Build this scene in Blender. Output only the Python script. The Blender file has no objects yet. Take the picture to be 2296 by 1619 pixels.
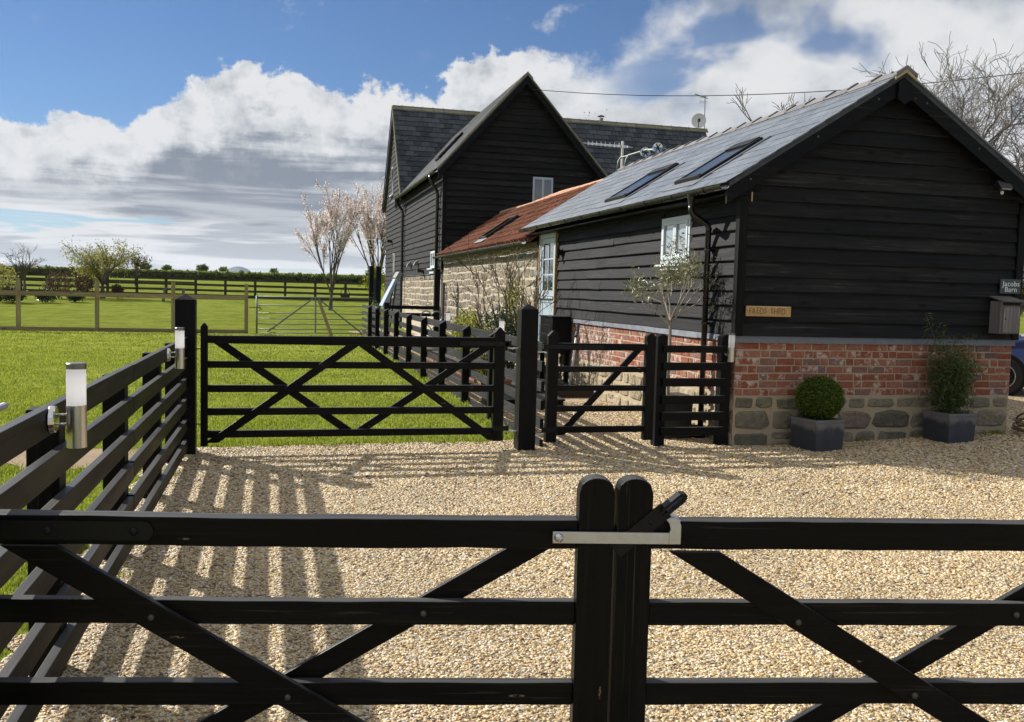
import bpy, math, random
import numpy as np
from mathutils import Vector, Matrix, noise as mnoise
R = math.radians
random.seed(7)
sc = bpy.context.scene
col = sc.collection

# ------------------------------------------------------------------ camera
# World axes: X runs along the barn's gable, Y along its side wall, Z up; origin at the barn's near left corner.
cam_d = bpy.data.cameras.new('camera'); cam = bpy.data.objects.new('camera', cam_d); col.objects.link(cam)
cam_d.sensor_fit = 'HORIZONTAL'; cam_d.sensor_width = 36.0
cam_d.lens = 36.0 * 2067.0 / 2296.0
cam_d.clip_start = 0.05; cam_d.clip_end = 30000
cam.matrix_world = (Matrix.Translation((-4.945, -9.297, 1.65)) @ Matrix.Rotation(R(-14.375), 4, 'Z')
                    @ Matrix.Rotation(R(90 - 4.25), 4, 'X') @ Matrix.Rotation(R(1.5), 4, 'Z'))
sc.camera = cam
CAM = Vector((-4.945, -9.297, 1.65))
FWD = Vector((math.sin(R(14.375)), math.cos(R(14.375)), 0))

# ------------------------------------------------------------------ view, sun
sc.view_settings.view_transform = 'Standard'; sc.view_settings.look = 'None'
sc.view_settings.gamma = 1.0; sc.view_settings.use_curve_mapping = False
sc.view_settings.exposure = 0.68
SUN_EL, SUN_AZ = R(32.7), R(-41.6)
sd = bpy.data.lights.new('sun', 'SUN'); sd.energy = 4.9; sd.angle = R(0.55); sd.color = (1.0, 0.955, 0.88)
sun = bpy.data.objects.new('sun', sd); col.objects.link(sun)
to_sun = Vector((math.sin(SUN_AZ) * math.cos(SUN_EL), math.cos(SUN_AZ) * math.cos(SUN_EL), math.sin(SUN_EL)))
sun.rotation_euler = to_sun.to_track_quat('Z', 'Y').to_euler()

# ------------------------------------------------------------------ node helper
class NT:
    def __init__(s, tree): s.t = tree; s.x = 0
    def n(s, typ, ins=None, **props):
        nd = s.t.nodes.new(typ); nd.location = (s.x, 0); s.x += 60
        for k, v in props.items(): setattr(nd, k, v)
        for k, v in (ins or {}).items():
            sk = nd.inputs[k]
            if isinstance(v, bpy.types.NodeSocket): s.t.links.new(v, sk)
            else: sk.default_value = v
        return nd
    def math(s, op, a, b=0.0, c=0.0, clamp=False):
        nd = s.n('ShaderNodeMath', {0: a, 1: b, 2: c}, operation=op, use_clamp=clamp); return nd.outputs[0]
    def vmath(s, op, a, b=(0, 0, 0)):
        nd = s.n('ShaderNodeVectorMath', {0: a, 1: b}, operation=op)
        return nd.outputs['Value'] if op in ('DOT_PRODUCT', 'LENGTH', 'DISTANCE') else nd.outputs[0]
    def smooth(s, v, lo, hi, a=0.0, b=1.0):
        nd = s.n('ShaderNodeMapRange', {'Value': v, 'From Min': lo, 'From Max': hi, 'To Min': a, 'To Max': b}, interpolation_type='SMOOTHSTEP')
        return nd.outputs[0]
    def lin(s, v, lo, hi, a=0.0, b=1.0):
        return s.n('ShaderNodeMapRange', {'Value': v, 'From Min': lo, 'From Max': hi, 'To Min': a, 'To Max': b}).outputs[0]
    def noise(s, vec, scale, detail=4, rough=0.55, dist=0.0, lac=2.0, out='Fac'):
        return s.n('ShaderNodeTexNoise', {'Vector': vec, 'Scale': scale, 'Detail': detail, 'Roughness': rough, 'Distortion': dist, 'Lacunarity': lac}).outputs[out]
    def mix(s, f, a, b, mode='MIX'):
        nd = s.n('ShaderNodeMix', None, data_type='RGBA', blend_type=mode)
        for i, v in ((0, f), (6, a), (7, b)):
            if isinstance(v, bpy.types.NodeSocket): s.t.links.new(v, nd.inputs[i])
            else: nd.inputs[i].default_value = (tuple(v) + (1,) if (isinstance(v, tuple) and len(v) == 3) else v)
        return nd.outputs[2]
    def ramp(s, f, stops, interp='LINEAR'):
        nd = s.n('ShaderNodeValToRGB', {'Fac': f}); r = nd.color_ramp; r.interpolation = interp
        while len(r.elements) > 1: r.elements.remove(r.elements[-1])
        for i, (p, c) in enumerate(stops):
            e = r.elements[0] if i == 0 else r.elements.new(p)
            e.position = p; e.color = tuple(c) + (1,) if len(c) == 3 else c
        return nd.outputs[0]
    def scale(s, v, k): return s.n('ShaderNodeMapping', {'Vector': v, 'Scale': k}).outputs[0]

# ------------------------------------------------------------------ world: Nishita sky with a cloud bank
w = bpy.data.worlds.new('World'); sc.world = w; w.use_nodes = True
w.node_tree.nodes.clear(); T = NT(w.node_tree)
sky = T.n('ShaderNodeTexSky', sky_type='NISHITA', sun_disc=False, sun_elevation=SUN_EL, sun_rotation=SUN_AZ % (2 * math.pi),
          air_density=1.0, dust_density=0.05, ozone_density=2.0, altitude=100)
bg_sky = T.n('ShaderNodeBackground', {'Color': T.mix(1.0, sky.outputs[0], (0.57, 0.76, 1.02), 'MULTIPLY'), 'Strength': 0.050})
d = T.n('ShaderNodeTexCoord').outputs['Generated']
sx = T.n('ShaderNodeSeparateXYZ', {0: d})
az = T.math('ARCTAN2', sx.outputs[0], sx.outputs[1])
el = T.math('ARCSINE', sx.outputs[2])
# top edge of the cloud bank as an elevation over azimuth (degrees)
edge_pts = [(-180, 9.5), (-60, 8.0), (-30, 9.6), (-20, 8.6), (-14.6, 9.0), (-11, 9.2), (-8.6, 9.0), (-7.2, 10.1), (-5.1, 11.8), (-2.6, 12.5), (0.7, 12.6), (3.5, 12.4),
            (5.9, 12.4), (8.9, 12.4), (11, 13.2), (14.5, 14.6), (17.0, 14.2), (19, 14.6), (21.5, 16.6), (25, 19.2), (29, 20.5), (36, 20.0), (43, 20.0), (60, 17), (90, 11), (180, 9.5)]
fc = T.n('ShaderNodeFloatCurve', {'Factor': 1.0, 'Value': T.lin(az, -math.pi, math.pi)})
cv = fc.mapping.curves[0]
for i, (a, e) in enumerate(edge_pts):
    p = ((a + 180) / 360.0, e / 30.0)
    if i == 0: cv.points[0].location = p
    elif i == len(edge_pts) - 1: cv.points[-1].location = p
    else: cv.points.new(*p)
fc.mapping.update()
edge = T.math('MULTIPLY', fc.outputs[0], R(30))
def n2d(sx_, sy_, scale, detail, rough, dist=0.0, ox=0.0, oy=0.0):
    v = T.n('ShaderNodeCombineXYZ', {0: T.math('MULTIPLY_ADD', az, sx_, ox), 1: T.math('MULTIPLY_ADD', el, sy_, oy)}).outputs[0]
    return T.n('ShaderNodeTexNoise', {'Vector': v, 'Scale': scale, 'Detail': detail, 'Roughness': rough, 'Distortion': dist}, noise_dimensions='2D').outputs['Fac']
n1 = n2d(1, 1.15, 12.0, 9, 0.63)
off = T.math('MULTIPLY', T.math('SUBTRACT', n1, 0.5), 0.11)
dep = T.math('ADD', T.math('SUBTRACT', edge, el), off)          # depth below the ragged top, radians
soft = T.smooth(az, R(13), R(26), 0.010, 0.075)                 # crisp heaped edge on the left, veil-like on the right
dens = T.n('ShaderNodeMapRange', {'Value': dep, 'From Min': 0.0, 'From Max': soft}, interpolation_type='SMOOTHSTEP').outputs[0]
# breaks of blue in the upper cloud on the right
hn = n2d(0.9, 1.5, 7.5, 4, 0.48, 0.2, 3.3, 1.9)
hole = T.math('MULTIPLY', T.smooth(hn, 0.50, 0.66), T.math('MULTIPLY', T.smooth(el, R(8.5), R(12.5)), T.smooth(az, R(16), R(23))))
dens = T.math('MULTIPLY', dens, T.math('SUBTRACT', 1.0, T.math('MULTIPLY', hole, 0.85)))
# low streaks with gaps of pale blue
sn = n2d(3.4, 40.0, 1.45, 6, 0.52, 0.25, 0.4, 2.6)
low = T.smooth(el, R(5.0), R(3.4))
gap = T.math('MULTIPLY', T.smooth(sn, 0.41, 0.33), low)
dens = T.math('MULTIPLY', dens, T.math('SUBTRACT', 1.0, T.math('MULTIPLY', gap, 0.85)))
wisp = T.math('MULTIPLY', T.smooth(n2d(1, 1.4, 15.0, 6, 0.58, 0.2, 7.7, 4.1), 0.60, 0.82), T.smooth(el, R(13), R(16), 0.0, 0.55))
dens = T.math('MAXIMUM', dens, wisp)
# unseen broken cloud added overhead, like the upper right, to fill the shade
inv = T.math('DIVIDE', 1.0, T.math('MAXIMUM', sx.outputs[2], 0.12))
ov = T.n('ShaderNodeTexNoise', {'Vector': T.n('ShaderNodeCombineXYZ', {0: T.math('MULTIPLY', sx.outputs[0], inv), 1: T.math('MULTIPLY', sx.outputs[1], inv)}).outputs[0], 'Scale': 1.25, 'Detail': 5.0, 'Roughness': 0.55}, noise_dimensions='2D').outputs['Fac']
over = T.math('MULTIPLY', T.smooth(ov, 0.36, 0.50), T.smooth(el, R(18.5), R(24)))
dens = T.math('MAXIMUM', dens, over)
# brightness: sunlit heads, flat grey base, banded layers below
nS = n2d(2.2, 21.0, 1.7, 6, 0.54, 0.2, 5.0, 1.0)
left = T.smooth(az, R(17), R(7))
base = T.math('MULTIPLY', T.smooth(T.math('ADD', dep, T.math('MULTIPLY', T.math('SUBTRACT', nS, 0.5), 0.085)), 0.040, 0.092), left)
base = T.math('MULTIPLY', base, T.smooth(T.math('ADD', el, T.math('MULTIPLY', T.math('SUBTRACT', nS, 0.5), -0.11)), R(3.0), R(5.0)))
base = T.math('MULTIPLY', base, T.smooth(n2d(2.6, 30.0, 1.5, 6, 0.55, 0.3, 1.3, 6.2), 0.43, 0.62, 1.0, 0.45))
nB = n2d(1, 1.4, 11.0, 4, 0.48, 0.0, 2.2, 8.0)
body = T.math('MULTIPLY', T.smooth(nB, 0.42, 0.72), T.smooth(dep, 0.0, 0.05, 0.0, 0.36))
lowsh = T.math('MULTIPLY', T.smooth(sn, 0.47, 0.63), T.math('MULTIPLY', low, 0.56))
relief = T.math('MULTIPLY', T.math('SUBTRACT', n2d(1, 1.15, 26.0, 5, 0.58, 0.0, 0.0, 0.22), n2d(1, 1.15, 26.0, 5, 0.58)), T.smooth(az, R(9), R(20), 1.1, 0.25))
relief = T.math('MULTIPLY', relief, T.smooth(el, R(4.5), R(8)))
veil = T.math('MULTIPLY', T.smooth(n2d(0.9, 1.6, 6.0, 5, 0.5, 0.2, 9.0, 3.0), 0.42, 0.70), T.smooth(az, R(12), R(20), 0.0, 0.34))
shade = T.math('MAXIMUM', T.math('MAXIMUM', base, lowsh), T.math('MULTIPLY', T.math('ADD', body, veil), T.smooth(el, R(3.5), R(6.5), 0.3, 1.0)))
shade = T.math('ADD', shade, relief, clamp=True)
ccol = T.ramp(shade, [(0.0, (0.86, 0.87, 0.89)), (0.20, (0.73, 0.755, 0.79)), (0.50, (0.50, 0.535, 0.585)), (0.80, (0.325, 0.365, 0.43)), (1.0, (0.25, 0.29, 0.36))])
bg_cl = T.n('ShaderNodeBackground', {'Color': ccol, 'Strength': 0.56})
mx = T.n('ShaderNodeMixShader', {0: dens, 1: bg_sky.outputs[0], 2: bg_cl.outputs[0]})
T.n('ShaderNodeOutputWorld', {'Surface': mx.outputs[0]})
w.cycles.sampling_method = 'MANUAL'; w.cycles.sample_map_resolution = 256

# ------------------------------------------------------------------ mesh and object helpers
WT = {}                                                        # world translation of every parent
def _reg(o, wt): WT[o.name] = Vector(wt); return o
def _link(o, name, parent):
    col.objects.link(o)
    return o
def thing(name, label, cat, loc=(0, 0, 0), group=None):
    o = bpy.data.objects.new(name, None); col.objects.link(o); o.empty_display_size = 0.1
    o.location = loc; o['label'] = label; o['category'] = cat
    if group: o['group'] = group
    return _reg(o, loc)
def tag(o, label, cat, group=None):
    o['label'] = label; o['category'] = cat
    if group: o['group'] = group
    return o
def put(name, mesh, parent=None, loc=(0, 0, 0), rot=None):
    o = bpy.data.objects.new(name, mesh); col.objects.link(o)
    p = Vector((0, 0, 0))
    if parent is not None: o.parent = parent; p = WT[parent.name]
    o.location = Vector(loc) - p
    if rot is not None: o.rotation_euler = rot
    return _reg(o, loc)
def copy_tree(o, parent=None):
    c = o.copy(); col.objects.link(c); c.parent = parent
    for ch in list(o.children): copy_tree(ch, c)
    return c

class MB:
    def __init__(s): s.v = []; s.f = []; s.m = []
    def add(s, vs, fs, mi=0):
        b = len(s.v); s.v += [tuple(v) for v in vs]; s.f += [tuple(b + i for i in f) for f in fs]; s.m += [mi] * len(fs); return s
    BF = [(0, 3, 2, 1), (4, 5, 6, 7), (0, 1, 5, 4), (1, 2, 6, 5), (2, 3, 7, 6), (3, 0, 4, 7)]
    def box(s, x0, x1, y0, y1, z0, z1, mi=0):
        return s.add([(x0, y0, z0), (x1, y0, z0), (x1, y1, z0), (x0, y1, z0), (x0, y0, z1), (x1, y0, z1), (x1, y1, z1), (x0, y1, z1)], MB.BF, mi)
    def hexa(s, pts, mi=0): return s.add(pts, MB.BF, mi)      # 4 bottom, 4 top
    def bar(s, p0, p1, w, h, up=(0, 0, 1), mi=0):             # beam: w across, h along up
        p0, p1, up = Vector(p0), Vector(p1), Vector(up); d = (p1 - p0).normalized()
        a = d.cross(up).normalized() * (w / 2); b = a.normalized().cross(d).normalized() * (h / 2)
        P = [p0 - a - b, p0 + a - b, p1 + a - b, p1 - a - b, p0 - a + b, p0 + a + b, p1 + a + b, p1 - a + b]
        return s.add(P, [(0, 1, 2, 3), (7, 6, 5, 4), (4, 5, 1, 0), (5, 6, 2, 1), (6, 7, 3, 2), (7, 4, 0, 3)], mi)
    def tube(s, pts, r, n=8, cap=True, mi=0):
        pts = [Vector(p) for p in pts]; k = len(pts)
        rs = r if isinstance(r, (list, tuple)) else [r] * k
        b = len(s.v); ref = None
        for i, p in enumerate(pts):
            t = (pts[min(i + 1, k - 1)] - pts[max(i - 1, 0)]).normalized()
            if ref is None:
                ref = t.orthogonal().normalized()
            else:
                ref = (ref - t * ref.dot(t)); ref = ref.normalized() if ref.length > 1e-6 else t.orthogonal().normalized()
            q = t.cross(ref)
            for j in range(n):
                a = 2 * math.pi * j / n; s.v.append(tuple(p + (ref * math.cos(a) + q * math.sin(a)) * rs[i]))
        for i in range(k - 1):
            for j in range(n):
                a0 = b + i * n + j; a1 = b + i * n + (j + 1) % n
                s.f.append((a0, a1, a1 + n, a0 + n)); s.m.append(mi)
        if cap and n > 2:
            s.f.append(tuple(b + j for j in reversed(range(n)))); s.m.append(mi)
            s.f.append(tuple(b + (k - 1) * n + j for j in range(n))); s.m.append(mi)
        return s
    def lathe(s, prof, c=(0, 0, 0), n=24, axis='Z', mi=0):
        b = len(s.v); c = Vector(c)
        for (r, z) in prof:
            for j in range(n):
                a = 2 * math.pi * j / n; x, y = r * math.cos(a), r * math.sin(a)
                v = {'Z': (x, y, z), 'X': (z, x, y), 'Y': (x, z, y)}[axis]
                s.v.append(tuple(c + Vector(v)))
        for i in range(len(prof) - 1):
            for j in range(n):
                a0 = b + i * n + j; a1 = b + i * n + (j + 1) % n
                f = (a0, a1, a1 + n, a0 + n); s.f.append(f if axis != 'Y' else f[::-1]); s.m.append(mi)
        return s
    def prism(s, poly, f, t0, t1, mi=0):                       # poly 2d, f(a,b,t) -> 3d
        k = len(poly); P = [f(a, b_, t0) for a, b_ in poly] + [f(a, b_, t1) for a, b_ in poly]
        F = [tuple(reversed(range(k))), tuple(range(k, 2 * k))] + [(i, (i + 1) % k, k + (i + 1) % k, k + i) for i in range(k)]
        return s.add(P, F, mi)
    def mesh(s, name, mats, smooth=False):
        me = bpy.data.meshes.new(name); me.from_pydata(s.v, [], s.f)
        for m in (mats if isinstance(mats, (list, tuple)) else [mats]): me.materials.append(m)
        if any(s.m): me.polygons.foreach_set('material_index', s.m)
        if smooth: me.polygons.foreach_set('use_smooth', [True] * len(me.polygons))
        me.update(); return me
    def build(s, name, mats, parent=None, smooth=False, bevel=0, fix=False):
        me = s.mesh(name, mats, smooth)
        if fix:
            import bmesh
            bm = bmesh.new(); bm.from_mesh(me); bmesh.ops.recalc_face_normals(bm, faces=bm.faces); bm.to_mesh(me); bm.free()
        o = put(name, me, parent)
        if parent is not None: o.location = -WT[parent.name]; WT[o.name] = Vector((0, 0, 0))
        if bevel:
            md = o.modifiers.new('bevel', 'BEVEL'); md.width = bevel; md.segments = 2; md.limit_method = 'ANGLE'; md.angle_limit = R(40)
        return o

def np_mesh(name, V, F, mat, smooth=False):                    # V (n,3), F (m,k)
    me = bpy.data.meshes.new(name); k = F.shape[1]
    me.vertices.add(len(V)); me.vertices.foreach_set('co', np.asarray(V, np.float32).ravel())
    me.loops.add(F.size); me.loops.foreach_set('vertex_index', np.asarray(F, np.int32).ravel())
    me.polygons.add(len(F)); me.polygons.foreach_set('loop_start', np.arange(0, F.size, k, dtype=np.int32))
    me.polygons.foreach_set('loop_total', np.full(len(F), k, np.int32))
    if smooth: me.polygons.foreach_set('use_smooth', np.ones(len(F), bool))
    me.materials.append(mat); me.update(calc_edges=True); return me
# ------------------------------------------------------------------ materials
def new_mat(name):
    m = bpy.data.materials.new(name); m.use_nodes = True; m.node_tree.nodes.clear(); return m, NT(m.node_tree)
def finish(T, col_, rough=0.6, spec=0.5, metal=0.0, bump=None, bstr=0.3, bdist=0.01, **ex):
    ins = {'Base Color': col_ if not isinstance(col_, tuple) else tuple(col_) + (1,), 'Roughness': rough, 'Metallic': metal, 'Specular IOR Level': spec}
    ins.update(ex)
    b = T.n('ShaderNodeBsdfPrincipled', ins)
    if bump is not None:
        bn = T.n('ShaderNodeBump', {'Height': bump, 'Strength': bstr, 'Distance': bdist}); T.t.links.new(bn.outputs[0], b.inputs['Normal'])
    T.n('ShaderNodeOutputMaterial', {'Surface': b.outputs[0]}); return b
def objc(T): return T.n('ShaderNodeTexCoord').outputs['Object']
def rnd(T): return T.n('ShaderNodeObjectInfo').outputs['Random']
def jit(T, c, k=37.0):                                        # shift texture space by the object's random number
    return T.vmath('ADD', c, T.n('ShaderNodeCombineXYZ', {0: T.math('MULTIPLY', rnd(T), k), 1: T.math('MULTIPLY', rnd(T), k * .7), 2: T.math('MULTIPLY', rnd(T), k * 1.3)}).outputs[0])

def wood(name, axis, c0, c1, c2, rough=0.55, spec=0.4, bstr=0.25, vary=0.35, knots=True, scratch=0.5, chips=False, toplit_wear=0.0):
    m, T = new_mat(name); c = jit(T, objc(T))
    k = [22.0, 22.0, 22.0]; k['XYZ'.index(axis)] = 0.9
    g = T.noise(T.scale(c, tuple(k)), 1.6, 7, 0.62, 0.6)
    k2 = [5.0, 5.0, 5.0]; k2['XYZ'.index(axis)] = 0.8
    bl = T.noise(T.scale(c, tuple(k2)), 1.0, 4, 0.5)
    cc = T.ramp(T.math('ADD', T.math('MULTIPLY', g, 0.65), T.math('MULTIPLY', bl, 0.35)), [(0.30, c0), (0.52, c1), (0.74, c2)])
    if knots:
        kk = [6.5, 6.5, 6.5]; kk['XYZ'.index(axis)] = 2.2
        vd = T.n('ShaderNodeTexVoronoi', {'Vector': T.scale(c, tuple(kk)), 'Scale': 1.0, 'Randomness': 1.0}).outputs['Distance']
        cc = T.mix(T.smooth(vd, 0.20, 0.07, 0.0, 0.75), cc, tuple(x * 0.35 for x in c0))
    ks = [120.0, 120.0, 120.0]; ks['XYZ'.index(axis)] = 1.4
    scr = T.noise(T.scale(c, tuple(ks)), 1.0, 3, 0.5, 1.2)
    cc = T.mix(T.math('MULTIPLY', T.smooth(scr, 0.60, 0.70), T.smooth(bl, 0.45, 0.60, 0.0, scratch)), cc, tuple(min(1, x * 3.2 + 0.012) for x in c2))
    if chips:
        kc = [14.0, 14.0, 14.0]; kc['XYZ'.index(axis)] = 2.6
        cd = T.n('ShaderNodeTexVoronoi', {'Vector': T.scale(T.vmath('ADD', c, (5.1, 2.3, 8.8)), tuple(kc)), 'Scale': 1.0}).outputs['Distance']
        cc = T.mix(T.math('MULTIPLY', T.smooth(cd, 0.075, 0.05), T.smooth(T.noise(c, 60, 3, 0.6), 0.45, 0.60, 0.0, 0.8)), cc, (0.26, 0.20, 0.11))
    if toplit_wear:                                                # upward faces weathered grey; their sunlit brightness is put into the colour
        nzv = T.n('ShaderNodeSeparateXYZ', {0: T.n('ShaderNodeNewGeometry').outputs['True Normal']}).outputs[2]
        cc = T.mix(T.math('MULTIPLY', T.smooth(nzv, 0.75, 0.97), T.lin(g, 0.3, 0.7, 0.45 * toplit_wear, toplit_wear)), cc, (0.105, 0.104, 0.102))
    v = T.math('ADD', 1.0 - vary / 2, T.math('MULTIPLY', rnd(T), vary))
    cc = T.mix(1.0, cc, T.n('ShaderNodeCombineColor', {0: v, 1: v, 2: v}).outputs[0], 'MULTIPLY')
    rg = T.lin(bl, 0.3, 0.7, rough - 0.1, rough + 0.12)
    finish(T, cc, rg, spec, bump=g, bstr=bstr, bdist=0.006); return m

BK = ((0.0016, 0.0016, 0.0018), (0.0038, 0.0035, 0.0035), (0.011, 0.0085, 0.0065))     # black stained gates
BB = ((0.0048, 0.0049, 0.0056), (0.0120, 0.0120, 0.0124), (0.034, 0.032, 0.0305))       # black stained barn boards, weathered
GATE = {a: wood('black_gate_timber_' + a, a, *BK, rough=0.44, spec=0.13, bstr=0.6, scratch=0.8, chips=True, toplit_wear=0.75) for a in 'XYZ'}
BOARD = {a: wood('black_weatherboard_' + a, a, *BB, rough=0.66, spec=0.14, bstr=0.5, vary=0.6) for a in 'XY'}
HB = ((0.005, 0.005, 0.0055), (0.013, 0.0125, 0.0125), (0.036, 0.034, 0.032))
HBOARD = {a: wood('house_weatherboard_' + a, a, *HB, rough=0.66, spec=0.12, bstr=0.35, vary=0.6) for a in 'XY'}
FENCE = wood('black_fence_timber', 'Y', (0.003, 0.003, 0.0034), (0.0065, 0.0063, 0.0064), (0.017, 0.0155, 0.014), rough=0.46, spec=0.13, bstr=0.3, toplit_wear=0.6)
FENCER = wood('weathered_black_rail', 'Y', (0.009, 0.0095, 0.0105), (0.021, 0.0215, 0.0225), (0.050, 0.050, 0.050), rough=0.6, spec=0.15, bstr=0.4, vary=0.6)
FPOST = wood('black_post_timber', 'Z', (0.004, 0.004, 0.0045), (0.0045, 0.0043, 0.0044), (0.012, 0.0105, 0.010), rough=0.48, spec=0.12, bstr=0.2)
TIMBER = wood('field_fence_timber', 'X', (0.16, 0.12, 0.065), (0.27, 0.21, 0.11), (0.38, 0.30, 0.17), rough=0.75, spec=0.2)
TIMBERZ = wood('field_post_timber', 'Z', (0.17, 0.145, 0.07), (0.30, 0.255, 0.125), (0.42, 0.36, 0.19), rough=0.75, spec=0.2)
DARKRAIL = wood('weathered_dark_rail', 'X', (0.02, 0.018, 0.013), (0.05, 0.044, 0.033), (0.09, 0.08, 0.06), rough=0.75, spec=0.2)
OAK = wood('oak_timber', 'X', (0.34, 0.20, 0.075), (0.46, 0.29, 0.12), (0.56, 0.37, 0.17), rough=0.6, spec=0.3, vary=0.1)
GREYWOOD = wood('weathered_grey_wood', 'Z', (0.10, 0.09, 0.085), (0.17, 0.155, 0.145), (0.26, 0.235, 0.22), rough=0.8, spec=0.2, knots=False)

def plain(name, c, rough=0.5, metal=0.0, spec=0.5, nz=0.0, sc_=20.0, bstr=0.1, **ex):
    m, T = new_mat(name)
    if nz:
        f = T.noise(objc(T), sc_, 5, 0.6)
        cc = T.mix(f, tuple(x * (1 - nz) for x in c), tuple(min(1, x * (1 + nz)) for x in c))
        finish(T, cc, T.lin(f, 0.3, 0.7, max(.05, rough - .08), min(1, rough + .08)), spec, metal, bump=f, bstr=bstr, bdist=0.003, **ex)
    else: finish(T, c, rough, spec, metal, **ex)
    return m
STEEL = plain('brushed_stainless_steel', (0.60, 0.57, 0.53), 0.30, 1.0)
CHROME = plain('polished_chrome', (0.62, 0.61, 0.58), 0.12, 1.0)
GALV = plain('galvanised_steel', (0.52, 0.54, 0.56), 0.42, 0.85, nz=0.25, sc_=30, bstr=0.05)
GALVP = plain('grey_galvanised_tube', (0.16, 0.19, 0.175), 0.55, 0.4, nz=0.25, sc_=9)
IRON = plain('black_iron', (0.005, 0.005, 0.0055), 0.5, 0.0, 0.25, nz=0.3, sc_=60)
BOLT = plain('dull_bolt_head', (0.10, 0.085, 0.07), 0.5, 0.7, nz=0.4, sc_=200)
OPAL = None
PVC = plain('black_gutter_plastic', (0.010, 0.010, 0.011), 0.28, 0, 0.55, nz=0.35, sc_=6)
PVCG = plain('lichened_gutter_plastic', (0.045, 0.048, 0.036), 0.55, 0, 0.4, nz=0.6, sc_=5)
SAGE = plain('pale_blue_grey_paint', (0.40, 0.48, 0.53), 0.42, 0, 0.45, nz=0.06, sc_=7)
WHITEF = plain('white_window_paint', (0.56, 0.61, 0.65), 0.4, 0, 0.45, nz=0.05, sc_=7)
LEAD = plain('lead_flashing', (0.155, 0.165, 0.185), 0.5, 0.35, 0.5, nz=0.4, sc_=9, bstr=0.3)
RUBBER = plain('black_rubber', (0.012, 0.012, 0.012), 0.75)
DARK = plain('dark_interior', (0.006, 0.006, 0.007), 0.9)
BLUEPAINT = plain('blue_car_paint', (0.010, 0.030, 0.16), 0.18, 0.1, 0.6, **{'Coat Weight': 1.0, 'Coat Roughness': 0.04})
YELLOW = plain('yellow_sign_paint', (0.62, 0.33, 0.03), 0.5, nz=0.08)
BLUEFAB = plain('pale_blue_fabric', (0.27, 0.34, 0.46), 0.75, nz=0.08, sc_=12)
GREYFAB = plain('grey_fabric', (0.22, 0.22, 0.21), 0.8, nz=0.15, sc_=12)
HOSE = plain('yellow_brown_hose', (0.20, 0.135, 0.05), 0.4, nz=0.3, sc_=8)
SOIL = plain('dark_soil', (0.035, 0.026, 0.018), 0.95, nz=0.6, sc_=30, bstr=0.8)
EARTH = plain('bare_earth', (0.23, 0.155, 0.085), 0.95, nz=0.45, sc_=9, bstr=0.7)
REDPL = plain('red_plastic', (0.28, 0.03, 0.02), 0.5)
WHITEPL = plain('white_plastic', (0.72, 0.70, 0.66), 0.45, nz=0.05)
GREYPL = plain('grey_plastic', (0.045, 0.047, 0.052), 0.45)
BLKPL = plain('black_plastic', (0.010, 0.010, 0.011), 0.45)
SIGNG = plain('slate_grey_sign', (0.045, 0.06, 0.07), 0.5, nz=0.15)
TERRA = plain('brown_terracotta', (0.20, 0.085, 0.035), 0.8, nz=0.3, sc_=12)
MORTAR = plain('lime_mortar', (0.37, 0.305, 0.20), 0.95, nz=0.25, sc_=14, bstr=0.6)
MORTAR2 = plain('pale_lime_mortar', (0.43, 0.37, 0.27), 0.95, nz=0.2, sc_=10, bstr=0.6)
PLANTER = None

def glass_mat(name, tint, rough=0.03):
    m, T = new_mat(name)                                       # window seen from outside: dark room behind a clean reflective pane
    finish(T, tint, rough, 0.9, **{'IOR': 1.5, 'Coat Weight': 1.0, 'Coat Roughness': 0.02}); return m
PANE = glass_mat('window_glass', (0.025, 0.032, 0.038))
PANEL_ = glass_mat('curtained_window_glass', (0.27, 0.31, 0.34))
SKYGL = plain('rooflight_glass', (0.02, 0.024, 0.03), 0.16, 0, 0.35)

def brick_mat():
    m, T = new_mat('old_red_brick'); c = jit(T, objc(T))
    base = T.ramp(rnd(T), [(0.0, (0.27, 0.085, 0.05)), (0.35, (0.32, 0.115, 0.072)), (0.6, (0.37, 0.15, 0.098)), (0.8, (0.33, 0.15, 0.11)), (0.93, (0.27, 0.14, 0.115)), (1.0, (0.20, 0.125, 0.115))])
    n = T.noise(c, 26, 6, 0.6); base = T.mix(T.smooth(n, 0.35, 0.7), T.mix(1.0, base, (0.72, 0.70, 0.68), 'MULTIPLY'), base)
    am = T.math('FRACT', T.math('MULTIPLY', rnd(T), 17.3))
    wn = T.noise(c, 9.5, 7, 0.62, 0.4)
    lim = T.smooth(T.math('ADD', wn, T.math('MULTIPLY', am, 0.17)), 0.63, 0.76, 0.0, 0.62)
    cc = T.mix(lim, base, (0.62, 0.55, 0.50))
    finish(T, cc, 0.88, 0.2, bump=T.math('ADD', n, T.math('MULTIPLY', lim, .4)), bstr=0.6, bdist=0.006); return m
BRICK = brick_mat()
def stone_mat(name, stops, nsc=16, lim=0.25):
    m, T = new_mat(name); c = jit(T, objc(T))
    base = T.ramp(rnd(T), stops)
    n = T.noise(c, nsc, 8, 0.65, 0.3); n2 = T.noise(c, 4.5, 4, 0.5)
    v = T.lin(n, 0.25, 0.75, 0.62, 1.32)
    cc = T.mix(1.0, base, T.n('ShaderNodeCombineColor', {0: v, 1: v, 2: v}).outputs[0], 'MULTIPLY')
    cc = T.mix(T.smooth(n2, 0.52, 0.68, 0.0, lim), cc, (0.40, 0.33, 0.22))
    finish(T, cc, 0.92, 0.2, bump=n, bstr=1.0, bdist=0.03); return m
STONE = stone_mat('grey_green_rubble_stone', [(0, (0.125, 0.115, 0.082)), (0.4, (0.18, 0.165, 0.12)), (0.7, (0.225, 0.195, 0.14)), (0.85, (0.20, 0.15, 0.12)), (1, (0.26, 0.225, 0.16))])
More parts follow.
